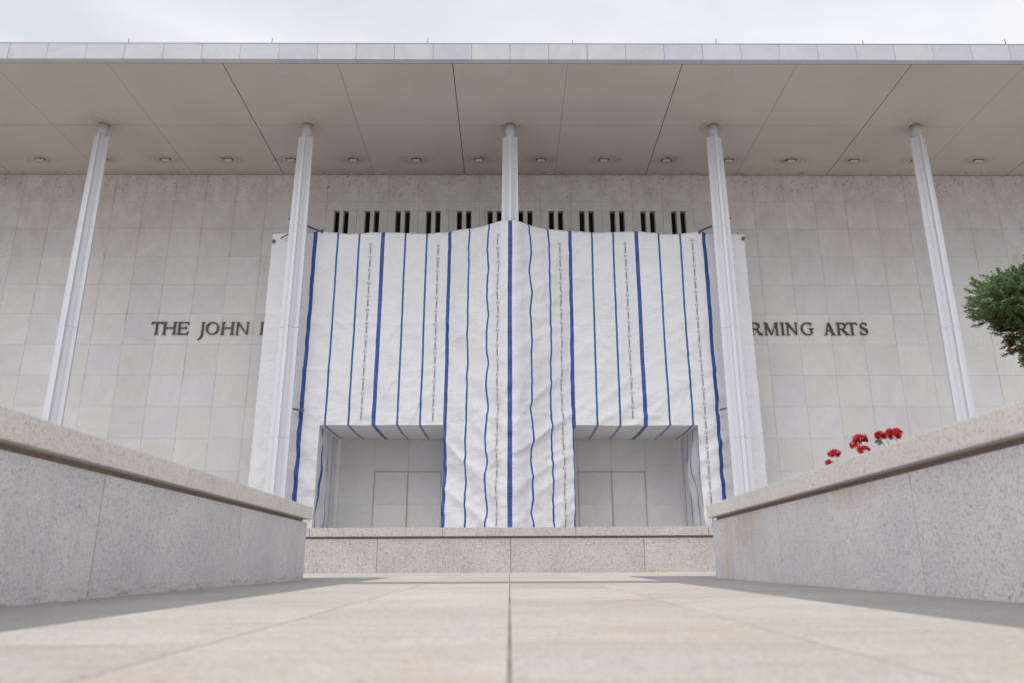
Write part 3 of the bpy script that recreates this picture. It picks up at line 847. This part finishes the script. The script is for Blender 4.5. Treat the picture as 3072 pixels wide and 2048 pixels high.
# ------------------------------------------------------------------ sheeting
def sheet_mat():
    k = NT('printed_white_sheeting', 0.32, 0.5)
    uv = k.n('ShaderNodeUVMap').outputs[0]
    u, v, _ = k.sep(uv)
    PER = 2.7
    f = k.math('MULTIPLY', k.math('SUBTRACT', k.math('FRACT', k.math('ADD', k.math('DIVIDE', u, PER), 0.5)), 0.5), PER)      # -1.35..1.35, 0 on the broad stripe
    f2 = k.math('MULTIPLY', k.math('FRACT', k.math('DIVIDE', u, PER)), PER)                                                # 0..2.7
    d0 = k.math('ABSOLUTE', f)
    d1 = k.math('ABSOLUTE', k.math('SUBTRACT', f2, 0.894))
    d2 = k.math('ABSOLUTE', k.math('SUBTRACT', f2, 1.752))
    dn = k.math('MINIMUM', d1, d2)
    blue = k.math('MAXIMUM', k.math('LESS_THAN', d0, 0.077), k.math('LESS_THAN', dn, 0.037))
    halo = k.math('MAXIMUM', k.math('LESS_THAN', d0, 0.098), k.math('LESS_THAN', dn, 0.054))
    # dots along the stripes
    vd = k.math('MULTIPLY', k.math('SUBTRACT', k.math('FRACT', k.math('DIVIDE', v, 0.105)), 0.5), 0.105)
    da = k.math('SUBTRACT', d0, 0.036)
    def dot(a): return k.math('LESS_THAN', k.math('ADD', k.math('MULTIPLY', a, a), k.math('MULTIPLY', vd, vd)), 0.0135 ** 2)
    dots = k.math('MAXIMUM', dot(da), dot(dn))
    p = k.pos()
    bn = k.noise(k.mapping(p, scale=(3.0, 3.0, 1.2)), 1.6, 4.0, 0.7)
    bcol = k.mix(k.step(bn, 0.38, 0.62), (0.003, 0.036, 0.205, 1), (0.010, 0.082, 0.355, 1))
    wn = k.noise(p, 0.6, 4.0, 0.6)
    white = k.mix(k.step(wn, 0.3, 0.7), (0.705, 0.712, 0.735, 1), (0.755, 0.758, 0.778, 1))
    # scuffs
    sc = k.noise(k.mapping(p, rot=(0, 0.6, 0), scale=(2.0, 2.0, 9.0)), 1.4, 6.0, 0.7, 0.8)
    white = k.mix(k.math('MULTIPLY', k.step(sc, 0.6, 0.78), 0.25), white, (0.55, 0.55, 0.55, 1))
    c = k.mix(halo, white, (0.68, 0.72, 0.82, 1))
    c = k.mix(blue, c, bcol)
    c = k.mix(k.math('MULTIPLY', dots, 0.4), c, (0.42, 0.52, 0.75, 1))
    k.color(c)
    b1 = k.noise(k.mapping(p, rot=(0, 0.5, 0), scale=(1.0, 1.0, 3.2)), 3.2, 6.0, 0.62, 0.8)
    b2 = k.noise(k.mapping(p, rot=(0, -0.7, 0), scale=(1.0, 1.0, 5.0)), 2.6, 5.0, 0.6, 1.0)
    b3 = k.noise(p, 9.0, 5.0, 0.65)
    ridge = k.math('ABSOLUTE', k.math('SUBTRACT', b2, 0.5))
    h = k.math('ADD', k.math('ADD', k.math('MULTIPLY', b1, 1.0), k.math('MULTIPLY', ridge, -1.3)), k.math('MULTIPLY', b3, 0.12))
    k.bump(h, 0.42, 0.08)
    return k.m
M_SHEET = sheet_mat()
M_PRINT = plain('black_print', (0.10, 0.10, 0.105, 1), 0.6)
M_PRINTG = plain('grey_print', (0.16, 0.16, 0.165, 1), 0.6)

ctrl = [(-9.70, 29.42), (-9.2, 29.36), (-8.6, 29.22), (-8.1, 29.02), (-7.80, 28.86), (-7.55, 28.88), (-7.1, 28.95), (-5.0, 28.97), (-2.9, 28.95), (-2.42, 28.92), (-1.5, 28.48), (-0.62, 28.02), (-0.40, 27.84), (-0.2, 27.72), (0.0, 27.69),
        (0.2, 27.72), (0.40, 27.84), (0.60, 28.02), (1.45, 28.48), (2.35, 28.92), (2.85, 28.95), (5.0, 28.97), (7.02, 28.95), (7.48, 28.88), (7.72, 28.86), (8.05, 29.02), (8.5, 29.22), (9.1, 29.36), (9.575, 29.42)]
dense = []
for a, b in zip(ctrl, ctrl[1:]):
    n = max(2, int(math.dist(a, b) / 0.03))
    dense += [(a[0] + (b[0] - a[0]) * k / n, a[1] + (b[1] - a[1]) * k / n) for k in range(n)]
dense.append(ctrl[-1])
for _ in range(12):
    dense = [dense[0]] + [((dense[k - 1][0] + 2 * dense[k][0] + dense[k + 1][0]) / 4, (dense[k - 1][1] + 2 * dense[k][1] + dense[k + 1][1]) / 4) for k in range(1, len(dense) - 1)] + [dense[-1]]
cum = [0.0]
for a, b in zip(dense, dense[1:]): cum.append(cum[-1] + math.dist(a, b))
i0 = min(range(len(dense)), key=lambda k: abs(dense[k][0]))
off = cum[i0]
cum = [c - off for c in cum]
S0, S1 = cum[0], cum[-1]
import bisect
def plan(s):
    k = min(max(bisect.bisect_right(cum, s) - 1, 0), len(cum) - 2)
    t = (s - cum[k]) / (cum[k + 1] - cum[k])
    a, b = dense[k], dense[k + 1]
    tx, ty = b[0] - a[0], b[1] - a[1]
    d = math.hypot(tx, ty)
    return a[0] + tx * t, a[1] + ty * t, ty / d, -tx / d        # point and outward (towards the camera) normal
def s_of_x(x):
    k = min(range(len(dense)), key=lambda q: abs(dense[q][0] - x))
    return cum[k]
def nz(x, y, z): return noise.noise(Vector((x, y, z)))
def ridged(x, y, z): return 1.0 - abs(noise.noise(Vector((x, y, z)))) * 2.0
def sst(v, lo, hi):
    t = min(1, max(0, (v - lo) / (hi - lo))); return t * t * (3 - 2 * t)
ZTOP, ZOPEN = 13.80, 5.92
TIES = [11.75, 9.9, 8.05, 6.3, 4.4]
def wrinkle(s, z):
    # billow between the fixing lines
    d = 0.05 * nz(s * 0.35, z * 0.22, 3.1) + 0.02 * nz(s * 0.9, z * 0.5, 9.0)
    # long diagonal pulls
    a1 = s * 0.82 + z * 0.57; b1 = -s * 0.57 + z * 0.82
    a2 = s * 0.80 - z * 0.60; b2 = s * 0.60 + z * 0.80
    leg = 1.0 - sst(z, 5.6, 8.4)
    mid = 1.0 - sst(abs(s), 2.4, 3.6)
    amp = 0.034 + 0.050 * leg + 0.008 * mid * leg + 0.016 * mid
    r1 = ridged(a1 * 0.28, b1 * 1.5, 1.7); r2 = ridged(a2 * 0.25, b2 * 1.3, 5.3)
    side = sst(s, -1.0, 1.0)
    d += amp * (r1 * side + r2 * (1 - side)) * 0.9 + amp * 0.4 * nz(a1 * 0.7, b1 * 3.0, 2.2)
    # slack puckers and sharp creases running every way
    d += (0.012 + 0.006 * leg) * nz(s * 3.4, z * 0.35, 61.0) + 0.005 * nz(s * 8.5, z * 0.5, 66.0)
    pk = 0.6 + 0.9 * max(0.0, nz(s * 0.6, z * 0.5, 21.0) + 0.2) + 0.6 * leg
    d += pk * (0.020 * nz(s * 2.4, z * 3.6, 4.0) + 0.008 * nz(s * 6.0, z * 6.0, 8.0))
    for ang, fr, sd in ((0.5, 0.9, 31.0), (-0.65, 0.8, 37.0), (1.25, 0.7, 43.0)):
        ca, sa_ = math.cos(ang), math.sin(ang)
        a_, b_ = s * ca + z * sa_, -s * sa_ + z * ca
        c_ = max(0.0, 1.0 - abs(nz(a_ * 0.22, b_ * fr, sd)) * 6.0)
        d += 0.060 * pk * c_ * c_ * max(0.0, nz(s * 0.5, z * 0.5, sd + 3) + 0.15)
    # soft horizontal crease lines at the ledgers behind
    for t_ in TIES:
        q = (z - t_ - 0.05 * nz(s * 0.8, t_, 0)) / 0.10
        d += 0.030 * math.exp(-q * q) * max(0.0, 0.3 + 1.4 * nz(s * 0.45, t_ * 3, 6.0))
    return d * sst(s, S0 - 0.05, S0 + 0.8) * (1 - sst(s, S1 - 0.8, S1 + 0.05))
def sheet_pt(s, z, extra=0.0):
    x, y, nx, ny = plan(s)
    d = wrinkle(s, z) + extra
    # the loose cloth either side of the wrapped column is drawn in and out between its ties
    wob = math.exp(-((abs(s) - 1.1) / 0.55) ** 2) * (abs(math.sin((z - 6.3 + 0.15 * nz(z * 0.4, 0 if s < 0 else 5, 0)) * math.pi / 1.83)) - 0.6) * 0.10 * (0.8 + 0.8 * nz(z * 0.3, 1 if s < 0 else 8, 3))
    wx = wob * (1 if s < 0 else -1) * -1 + 0.02 * nz(s * 0.4, z * 0.35, 12.0) * sst(s, S0, S0 + 1.5) * (1 - sst(s, S1 - 1.5, S1))
    return (x + nx * d + wx, y + ny * d, z)
def top_of(s):
    tent = math.exp(-(s / 0.75) ** 2)
    return ZTOP + 0.05 * nz(s * 0.8, 2.0, 0) + 0.02 * nz(s * 3.0, 5.0, 0) - 0.05 * math.sin(abs(s) * math.pi / 2.7) ** 2 * (1 - tent) - 0.05 * tent + 0.20 * sst(abs(s), 8.2, 9.2) + (0.05 if s > 0 else 0) * sst(s, 1.8, 2.6) * (1 - sst(s, 5, 7))

sheet = tag(empty('construction_sheeting', (0, 28.9, TERR)), 'huge white sheeting with vertical blue stripes wrapped over the entrance', 'sheeting')
DS = 0.05
ncol = int((S1 - S0) / DS)
scol = [S0 + (S1 - S0) * k / ncol for k in range(ncol + 1)]
OPEN = [(-7.1, -2.44), (2.34, 7.02)]
open_s = [(s_of_x(a), s_of_x(b)) for a, b in OPEN]
for q in [v for t_ in open_s for v in t_]:
    k = min(range(len(scol)), key=lambda j: abs(scol[j] - q)); scol[k] = q
ZB = 0.98
zrow = []
nlow = int((ZOPEN - ZB) / 0.055); nhigh = int((ZTOP - ZOPEN) / 0.055)
zrow = [ZB + (ZOPEN - ZB) * k / nlow for k in range(nlow)] + [ZOPEN + (ZTOP - ZOPEN) * k / nhigh for k in range(nhigh + 1)]
sb = MB()
W_ = len(scol)
for j, z in enumerate(zrow):
    for s in scol:
        zz = z if z <= ZOPEN else ZOPEN + (z - ZOPEN) * (top_of(s) - ZOPEN) / (ZTOP - ZOPEN)
        edge_in = 0.0
        if j >= len(zrow) - 2: edge_in = -0.05 * (j - len(zrow) + 3)       # hem turned back over the rail
        hem = (top_of(s) - zz - 0.10 - 0.10 * max(0.0, nz(s * 0.7, 50.0, 0))) / 0.06
        edge_in += 0.045 * math.exp(-hem * hem) * (0.6 + 0.8 * nz(s * 0.9, 44.0, 0))
        x, y, z3 = sheet_pt(s, zz, edge_in)
        # ragged outer edges
        if s < S0 + 0.3 or s > S1 - 0.3: x += 0.03 * nz(z * 1.3, s, 0)
        sb.v.append((x, y - 28.9, z3 - TERR)); sb.uv.append((min(max(s, -9.5), 9.74 + 0.10 * nz(zz * 0.7, 3, 3) * (zz < 9)), zz))
for j in range(len(zrow) - 1):
    for i in range(W_ - 1):
        sm_ = (scol[i] + scol[i + 1]) / 2
        if zrow[j] < ZOPEN - 0.001 and any(a < sm_ < b for a, b in open_s): continue
        n = j * W_ + i
        sb.f.append((n, n + 1, n + W_ + 1, n + W_))
front = sb.build('front_sheet', M_SHEET, sheet, smooth=True)

def patch(name, fn, nu, nv):
    m = MB()
    for j in range(nv + 1):
        for i in range(nu + 1):
            (x, y, z), uv = fn(i / nu, j / nv)
            m.v.append((x, y - 28.9, z - TERR)); m.uv.append(uv)
    for j in range(nv):
        for i in range(nu):
            n = j * (nu + 1) + i
            m.f.append((n, n + 1, n + nu + 2, n + nu + 1))
    return m.build(name, M_SHEET, sheet, smooth=True)
YE = 32.20
for (sa, sb_), (xa, xb_) in zip(open_s, OPEN):
    def under(u, v, sa=sa, sb_=sb_, xa=xa, xb_=xb_):
        s = sa + (sb_ - sa) * u
        p0 = sheet_pt(s, ZOPEN)
        x1 = xa + (xb_ - xa) * u
        hang = 0.10 * math.sin(math.pi * min(1, v * 1.0)) * 0.6
        z = p0[2] + 0.06 * v - hang * (0.6 + 0.4 * nz(s * 0.8, v * 2, 3)) + 0.012 * nz(s * 2.5, v * 4, 1)
        return ((p0[0] + (x1 - p0[0]) * v, p0[1] + (YE - p0[1]) * v, z), (s, ZOPEN - v * 3.3))
    patch('underside_sheet', under, 90, 40)
    for which, (se, xe) in enumerate(((sa, xa), (sb_, xb_))):
        inward = 1 if which == 0 else -1
        def jamb(u, v, se=se, xe=xe, inward=inward):
            z = ZB + (ZOPEN - ZB) * v
            p0 = sheet_pt(se, z)
            dep = 3.25 * u
            wv = math.sin(math.pi * min(1, u * 1.3 + 0.05))
            wx = inward * (0.16 * nz(u * 3.2, z * 0.55, xe) + 0.08 * nz(u * 8, z * 1.3, xe + 4)) * wv
            return ((p0[0] + (xe - p0[0]) * u + wx, p0[1] + (YE - p0[1]) * u, z), (se + inward * -dep * 1.02 * (1 if inward > 0 else -1) * (1 if inward > 0 else 1) + 0.22 * nz(u * 2, z * 0.9, 7 + xe) * wv, z))
        patch('jamb_sheet', jamb, 70, 110)

# print on the sheeting: ring and word, again and again up every breadth
tc = bpy.data.curves.new('word', 'FONT')
tc.body = 'UNIVERSE'
tc.size = 0.094
tc.resolution_u = 1
tc.offset = 0.001
tobj = bpy.data.objects.new('word', tc)
tme = tobj.to_mesh()
wv_ = [tuple(v.co) for v in tme.vertices]
wf_ = [tuple(q.vertices) for q in tme.polygons]
tobj.to_mesh_clear()
bpy.data.objects.remove(tobj); bpy.data.curves.remove(tc)
wx1 = max(v[0] for v in wv_); wk = 0.345 / wx1
wv_ = [(x * wk, y * 0.95) for x, y, _z in wv_]
for c in range(-4, 4):
    sc_ = c * 2.7 + 2.225
    if not (S0 + 0.1 < sc_ < S1 - 0.1): continue
    in_open = any(a < sc_ < b for a, b in open_s)
    m = MB(); rgm = MB()
    z = (ZOPEN + 0.02 if in_open else 1.2) + random.uniform(0, 0.4)
    def put(mm_, ds_, zz):
        x, y, z3 = sheet_pt(sc_ + ds_, zz, 0.012); mm_.v.append((x, y - 28.9, z3 - TERR))
    while z < ZTOP - 0.65:
        n = len(m.v)
        for tx, ty in wv_: put(m, 0.033 - ty, z + tx)
        m.f += [tuple(n + q for q in f) for f in wf_]
        n = len(rgm.v)
        for rr in (0.057, 0.040):
            for q in range(14):
                a = 2 * math.pi * q / 14
                put(rgm, rr * math.cos(a), z + 0.45 + rr * math.sin(a))
        for q in range(14):
            if q in (2,): continue
            rgm.f.append((n + q, n + (q + 1) % 14, n + 14 + (q + 1) % 14, n + 14 + q))
        z += 0.555
    m.build('printed_lettering', M_PRINT, front)['kind'] = 'stuff'
    rgm.build('printed_ring', M_PRINTG, front)['kind'] = 'stuff'

# scaffold behind the sheeting; pipe ends show at its top corners and through two slits
sca = tag(empty('scaffold', (0, 29.3, TERR)), 'pipe scaffold behind the striped sheeting, pipe ends poking out', 'scaffold')
def pole(pts, r=0.026):
    m = MB(); m.tube([(x, y - 29.3, z - TERR) for x, y, z in pts], r, 8); return m.build('pole', M_STEEL, sca, smooth=False)
for x in (-9.46, -7.4, -2.3, 2.2, 7.35, 9.36):
    pole([(x, 29.52 if abs(x) > 9 else 29.12, TERR), (x, 29.52 if abs(x) > 9 else 29.12, 14.02 if abs(x) > 9 else 13.86)])
for z in (4.0, 6.6, 9.4, 12.0, 13.62):
    if z > 5.9: pole([(-9.3, 29.6, z), (9.3, 29.6, z)])
pole([(-8.95, 28.95, 14.36), (-7.50, 28.82, 13.70)], 0.042)
pole([(8.95, 28.95, 14.42), (7.62, 28.82, 13.76)], 0.042)
pole([(-9.3, 29.2, 13.6), (-8.4, 28.9, 13.98)], 0.026)
pole([(-8.7, 28.55, 6.60), (-7.72, 28.70, 6.42)], 0.036)
pole([(8.7, 28.55, 6.68), (7.82, 28.70, 6.46)], 0.036)
for x, y, z in ((-7.54, 28.80, 13.74), (7.60, 28.80, 13.72), (-7.74, 28.72, 6.42), (9.52, 29.36, 13.70), (-9.62, 29.36, 13.55)):
    m = MB(); m.tube([(0, 0, -0.07), (0, 0, 0.07)], 0.045, 8).tube([(-0.05, 0, 0), (0.07, 0, 0.02)], 0.03, 6)
    m.build('clamp', M_TRIM, sca, (x, y - 29.3, z - TERR))

# ------------------------------------------------------------------ geraniums in the right planter
def veg(name, rough=0.6, subs=0.0):
    k = NT(name, rough, 0.25)
    a = k.n('ShaderNodeVertexColor'); a.layer_name = 'tint'
    n = k.noise(k.pos(), 60.0, 3.0)
    k.color(k.mix(k.math('MULTIPLY', n, 0.35), a.outputs[0], k.mix(1.0, a.outputs[0], (0.55, 0.55, 0.55, 1), 'MULTIPLY')))
    return k.m
M_PETAL = veg('red_petals', 0.55)
M_LEAF = veg('geranium_leaf', 0.6)
M_JUN = veg('juniper_needles', 0.65)
M_STEM = plain('green_stem', (0.10, 0.13, 0.05, 1), 0.6, vary=0.1, scale=30)
M_BARK = plain('juniper_bark', (0.12, 0.08, 0.055, 1), 0.9, vary=0.3, scale=22)

def petal(m, c, d, up, ln, wd, colr):
    side = d.cross(up).normalized()
    n = len(m.v)
    bend = up * ln * 0.18
    for t_, w in ((0.05, 0.2), (0.5, 0.85), (0.85, 0.9), (1.0, 0.4)):
        lift_ = bend * math.sin(t_ * 2.4)
        m.v += [tuple(c + d * ln * t_ + side * wd * w * 0.5 + lift_), tuple(c + d * ln * t_ - side * wd * w * 0.5 + lift_ * 0.7)]
        m.colr += [colr, colr]
    for k in range(3): m.f.append((n + 2 * k, n + 2 * k + 1, n + 2 * k + 3, n + 2 * k + 2))
def flower_head(m, c, r, n, rng, squash=0.75):
    for k in range(n):
        zf = 1 - 1.35 * (k + 0.5) / n
        an = k * 2.39996 + rng.uniform(-.3, .3)
        rr = math.sqrt(max(0.02, 1 - zf * zf))
        out = Vector((rr * math.cos(an), rr * math.sin(an), zf)).normalized()
        base = c + Vector((out.x * r, out.y * r, out.z * r * squash)) * rng.uniform(0.55, 1.22)
        ref = out.orthogonal().normalized()
        ax2 = out.cross(ref)
        for q in range(5):
            a = 2 * math.pi * q / 5 + rng.uniform(-.2, .2)
            d = (ref * math.cos(a) + ax2 * math.sin(a) + out * 0.25).normalized()
            v = rng.uniform(0.75, 1.15)
            petal(m, base, d, out, rng.uniform(0.020, 0.027), 0.020, (0.50 * v, 0.003, 0.014 * v, 1))
def g_leaf(m, c, nrm, rad, rng):
    ref = nrm.orthogonal().normalized(); b = nrm.cross(ref)
    n = len(m.v); v = rng.uniform(0.7, 1.2)
    cc = (0.085 * v, 0.125 * v, 0.035 * v, 1)
    m.v.append(tuple(c)); m.colr.append(cc)
    K = 22
    for q in range(K):
        a = 0.35 + (2 * math.pi - 0.7) * q / (K - 1)
        r = rad * (1 + 0.10 * math.cos(a * 7)) * rng.uniform(0.95, 1.05)
        m.v.append(tuple(c + (ref * math.cos(a) + b * math.sin(a)) * r + nrm * rad * (0.12 + 0.05 * math.sin(a * 7)))); m.colr.append(cc)
    for q in range(K - 1): m.f.append((n, n + 1 + q, n + 2 + q))
GER = [('red geranium nearest the path end, a single drooping flower head over the coping', 3.15, 7.60, [(0, 0, 1.435, 0.047, 20), (-0.05, 0.02, 1.355, 0.026, 7)], False),
       ('red geranium with two flower heads, one high and one low behind the coping', 3.2, 7.08, [(0, 0.04, 1.492, 0.058, 26), (-0.05, -0.12, 1.368, 0.045, 14), (-0.05, 0.05, 1.435, 0.035, 9)], False),
       ('red geranium with a small flower head above one round green leaf', 3.25, 6.84, [(0, 0, 1.478, 0.036, 12), (0.045, -0.02, 1.47, 0.02, 5)], True),
       ('red geranium with a large dense flower head, rightmost of the flowers', 3.15, 6.37, [(0, 0, 1.402, 0.056, 34)], False)]
for gi, (lab, gx, gy, heads, leaf_up) in enumerate(GER):
    rng = random.Random(40 + gi)
    z0 = zt(gx, gy) - 0.24
    root = tag(empty('geranium', (gx, gy, z0)), lab, 'plant', 'red geraniums behind the right wall')
    lm = MB()
    for q in range(13):
        a = q * 2.4; rr = 0.03 + 0.10 * rng.random()
        h = rng.uniform(0.03, 0.13)
        g_leaf(lm, Vector((0.10 + rr * math.cos(a), rr * math.sin(a), h)), Vector((rng.uniform(-.5, .5), rng.uniform(-.5, .5), 1)).normalized(), rng.uniform(0.03, 0.045), rng)
    if leaf_up: g_leaf(lm, Vector((-0.045, -0.07, 1.405 - z0)), Vector((-0.4, -0.9, 0.3)).normalized(), 0.030, rng)
    lm.build('leaves', M_LEAF, root)
    for hx, hy, hz, hr, hn in heads:
        st = MB(); end = Vector((hx, hy, hz - z0 - hr * 0.3))
        st.tube([(0.09, rng.uniform(-.05, .05), 0.02), (0.10 + hx * 0.3, hy * 0.5 - 0.04, (hz - z0) * 0.45), tuple(end * 0.98 + Vector((0.01, 0, -0.01))), tuple(end)], [0.0035, 0.003, 0.0025, 0.002], 6)
        stem_o = st.build('stem', M_STEM, root)
        fm_ = MB(); flower_head(fm_, Vector((hx, hy, hz - z0)), hr, hn, rng)
        fm_.build('flower_head', M_PETAL, root)

# ------------------------------------------------------------------ juniper at the right edge
rng = random.Random(5)
JX, JY = 5.75, 7.15
jz0 = zt(JX, JY) - 0.26
jun = tag(empty('juniper', (JX + 0.05, JY, jz0)), 'green juniper with browned lower twigs at the right edge above the planter', 'tree')
def jl(p): return (p[0] - JX, p[1] - JY, p[2] - jz0)
tr = MB()
tr.tube([jl(q) for q in ((5.75, 7.15, jz0), (5.70, 7.12, jz0 + 0.35), (5.82, 7.05, jz0 + 0.75), (5.72, 7.0, jz0 + 1.15), (5.62, 6.98, jz0 + 1.5))], [0.075, 0.062, 0.055, 0.045, 0.03], 10)
trunk = tr.build('trunk', M_BARK, jun, smooth=True)
lobes = [((5.10, 7.0, 2.86), (0.62, 0.55, 0.30)), ((4.72, 6.98, 2.78), (0.32, 0.34, 0.20)), ((5.05, 7.0, 2.97), (0.42, 0.42, 0.18)), ((5.45, 7.05, 2.82), (0.55, 0.55, 0.34)), ((5.02, 7.02, 2.55), (0.36, 0.38, 0.24)), ((5.25, 7.02, 2.36), (0.42, 0.42, 0.22)), ((5.9, 7.1, 2.75), (0.5, 0.5, 0.5)), ((5.05, 7.0, 2.27), (0.24, 0.26, 0.11)), ((6.0, 7.0, 3.0), (0.4, 0.4, 0.25))]
bm_ = MB()
for c, r in lobes:
    bm_.tube([jl((5.72, 7.0, min(2.4, c[2]))), jl(((c[0] + 5.72) / 2, c[1], c[2] - 0.08)), jl(c)], [0.028, 0.018, 0.008], 6)
bm_.build('branches', M_BARK, jun, smooth=True)
fol = MB()
def sprig(base, d, ln, colr, n_leaf):
    up = d.orthogonal().normalized(); sd = d.cross(up)
    def spike(p, q, w, c):
        t_ = (q - p); o = t_.orthogonal().normalized(); o2 = t_.normalized().cross(o)
        n = len(fol.v)
        m_ = p + t_ * 0.35
        for k in range(3):
            a = 2.094 * k
            fol.v.append(tuple(m_ + (o * math.cos(a) + o2 * math.sin(a)) * w)); fol.colr.append(c)
        fol.v.append(tuple(q)); fol.colr.append(tuple(min(1, x * 1.25) for x in c[:3]) + (1,))
        fol.v.append(tuple(p)); fol.colr.append(c)
        fol.f.extend([(n, n + 1, n + 3), (n + 1, n + 2, n + 3), (n + 2, n, n + 3), (n + 1, n, n + 4), (n + 2, n + 1, n + 4), (n, n + 2, n + 4)])
    spike(base, base + d * ln, ln * 0.075, colr)
    for k in range(n_leaf):
        t_ = 0.12 + 0.8 * k / n_leaf
        a = k * 2.4 + rng.uniform(-.4, .4)
        o = (up * math.cos(a) + sd * math.sin(a))
        p = base + d * ln * t_
        l2 = ln * rng.uniform(0.30, 0.48) * (1.15 - t_ * 0.6)
        spike(p, p + (d * 0.85 + o * 0.6).normalized() * l2, ln * 0.055, colr)
for c, r in lobes:
    vol = (r[0] * r[1] * r[2]) ** (1 / 3)
    cnt = int(5000 * vol * vol)
    for k in range(cnt):
        while True:
            q = Vector((rng.uniform(-1, 1), rng.uniform(-1, 1), rng.uniform(-1, 1)))
            if 0.25 < q.length < 1: break
        rad = q.length ** 0.35
        qn = q.normalized()
        lump = 1.0 + 0.55 * noise.noise(Vector((qn.x * 2.2 + c[0] * 3, qn.y * 2.2, qn.z * 2.2 + c[2] * 3)))
        pos = Vector(c) + Vector((qn.x * r[0], qn.y * r[1], qn.z * r[2])) * rad * lump
        d = (Vector((qn.x * 1.0, qn.y * 0.9, qn.z * 0.8 + 0.25)) + Vector((rng.uniform(-.45, .45), rng.uniform(-.45, .45), rng.uniform(-.35, .35)))).normalized()
        # dead brown twigs hang below and inside, blue-green and yellow-green sprays outside
        low = pos.z < 2.62 - 0.25 * (4.7 - pos.x) + 0.12 * noise.noise(pos * 3)
        dead = (low and rng.random() < 0.60) or (rad < 0.72 and rng.random() < 0.45)
        v = rng.uniform(0.7, 1.25)
        if dead:
            cc = (0.12 * v, 0.062 * v, 0.035 * v, 1) if rng.random() < 0.6 else (0.15 * v, 0.105 * v, 0.05 * v, 1)
        else:
            m_ = 0.5 + 0.5 * noise.noise(pos * 4.0)
            cc = ((0.110 + 0.085 * m_) * v, (0.190 + 0.075 * m_) * v, (0.110 - 0.040 * m_) * v, 1)
        sprig(Vector(jl(pos - d * 0.05)), d, rng.uniform(0.085, 0.14), cc, 9)
fol.build('crown', M_JUN, jun)
print('tris crown', len(fol.f), 'sheet', len(sb.f) * 2)
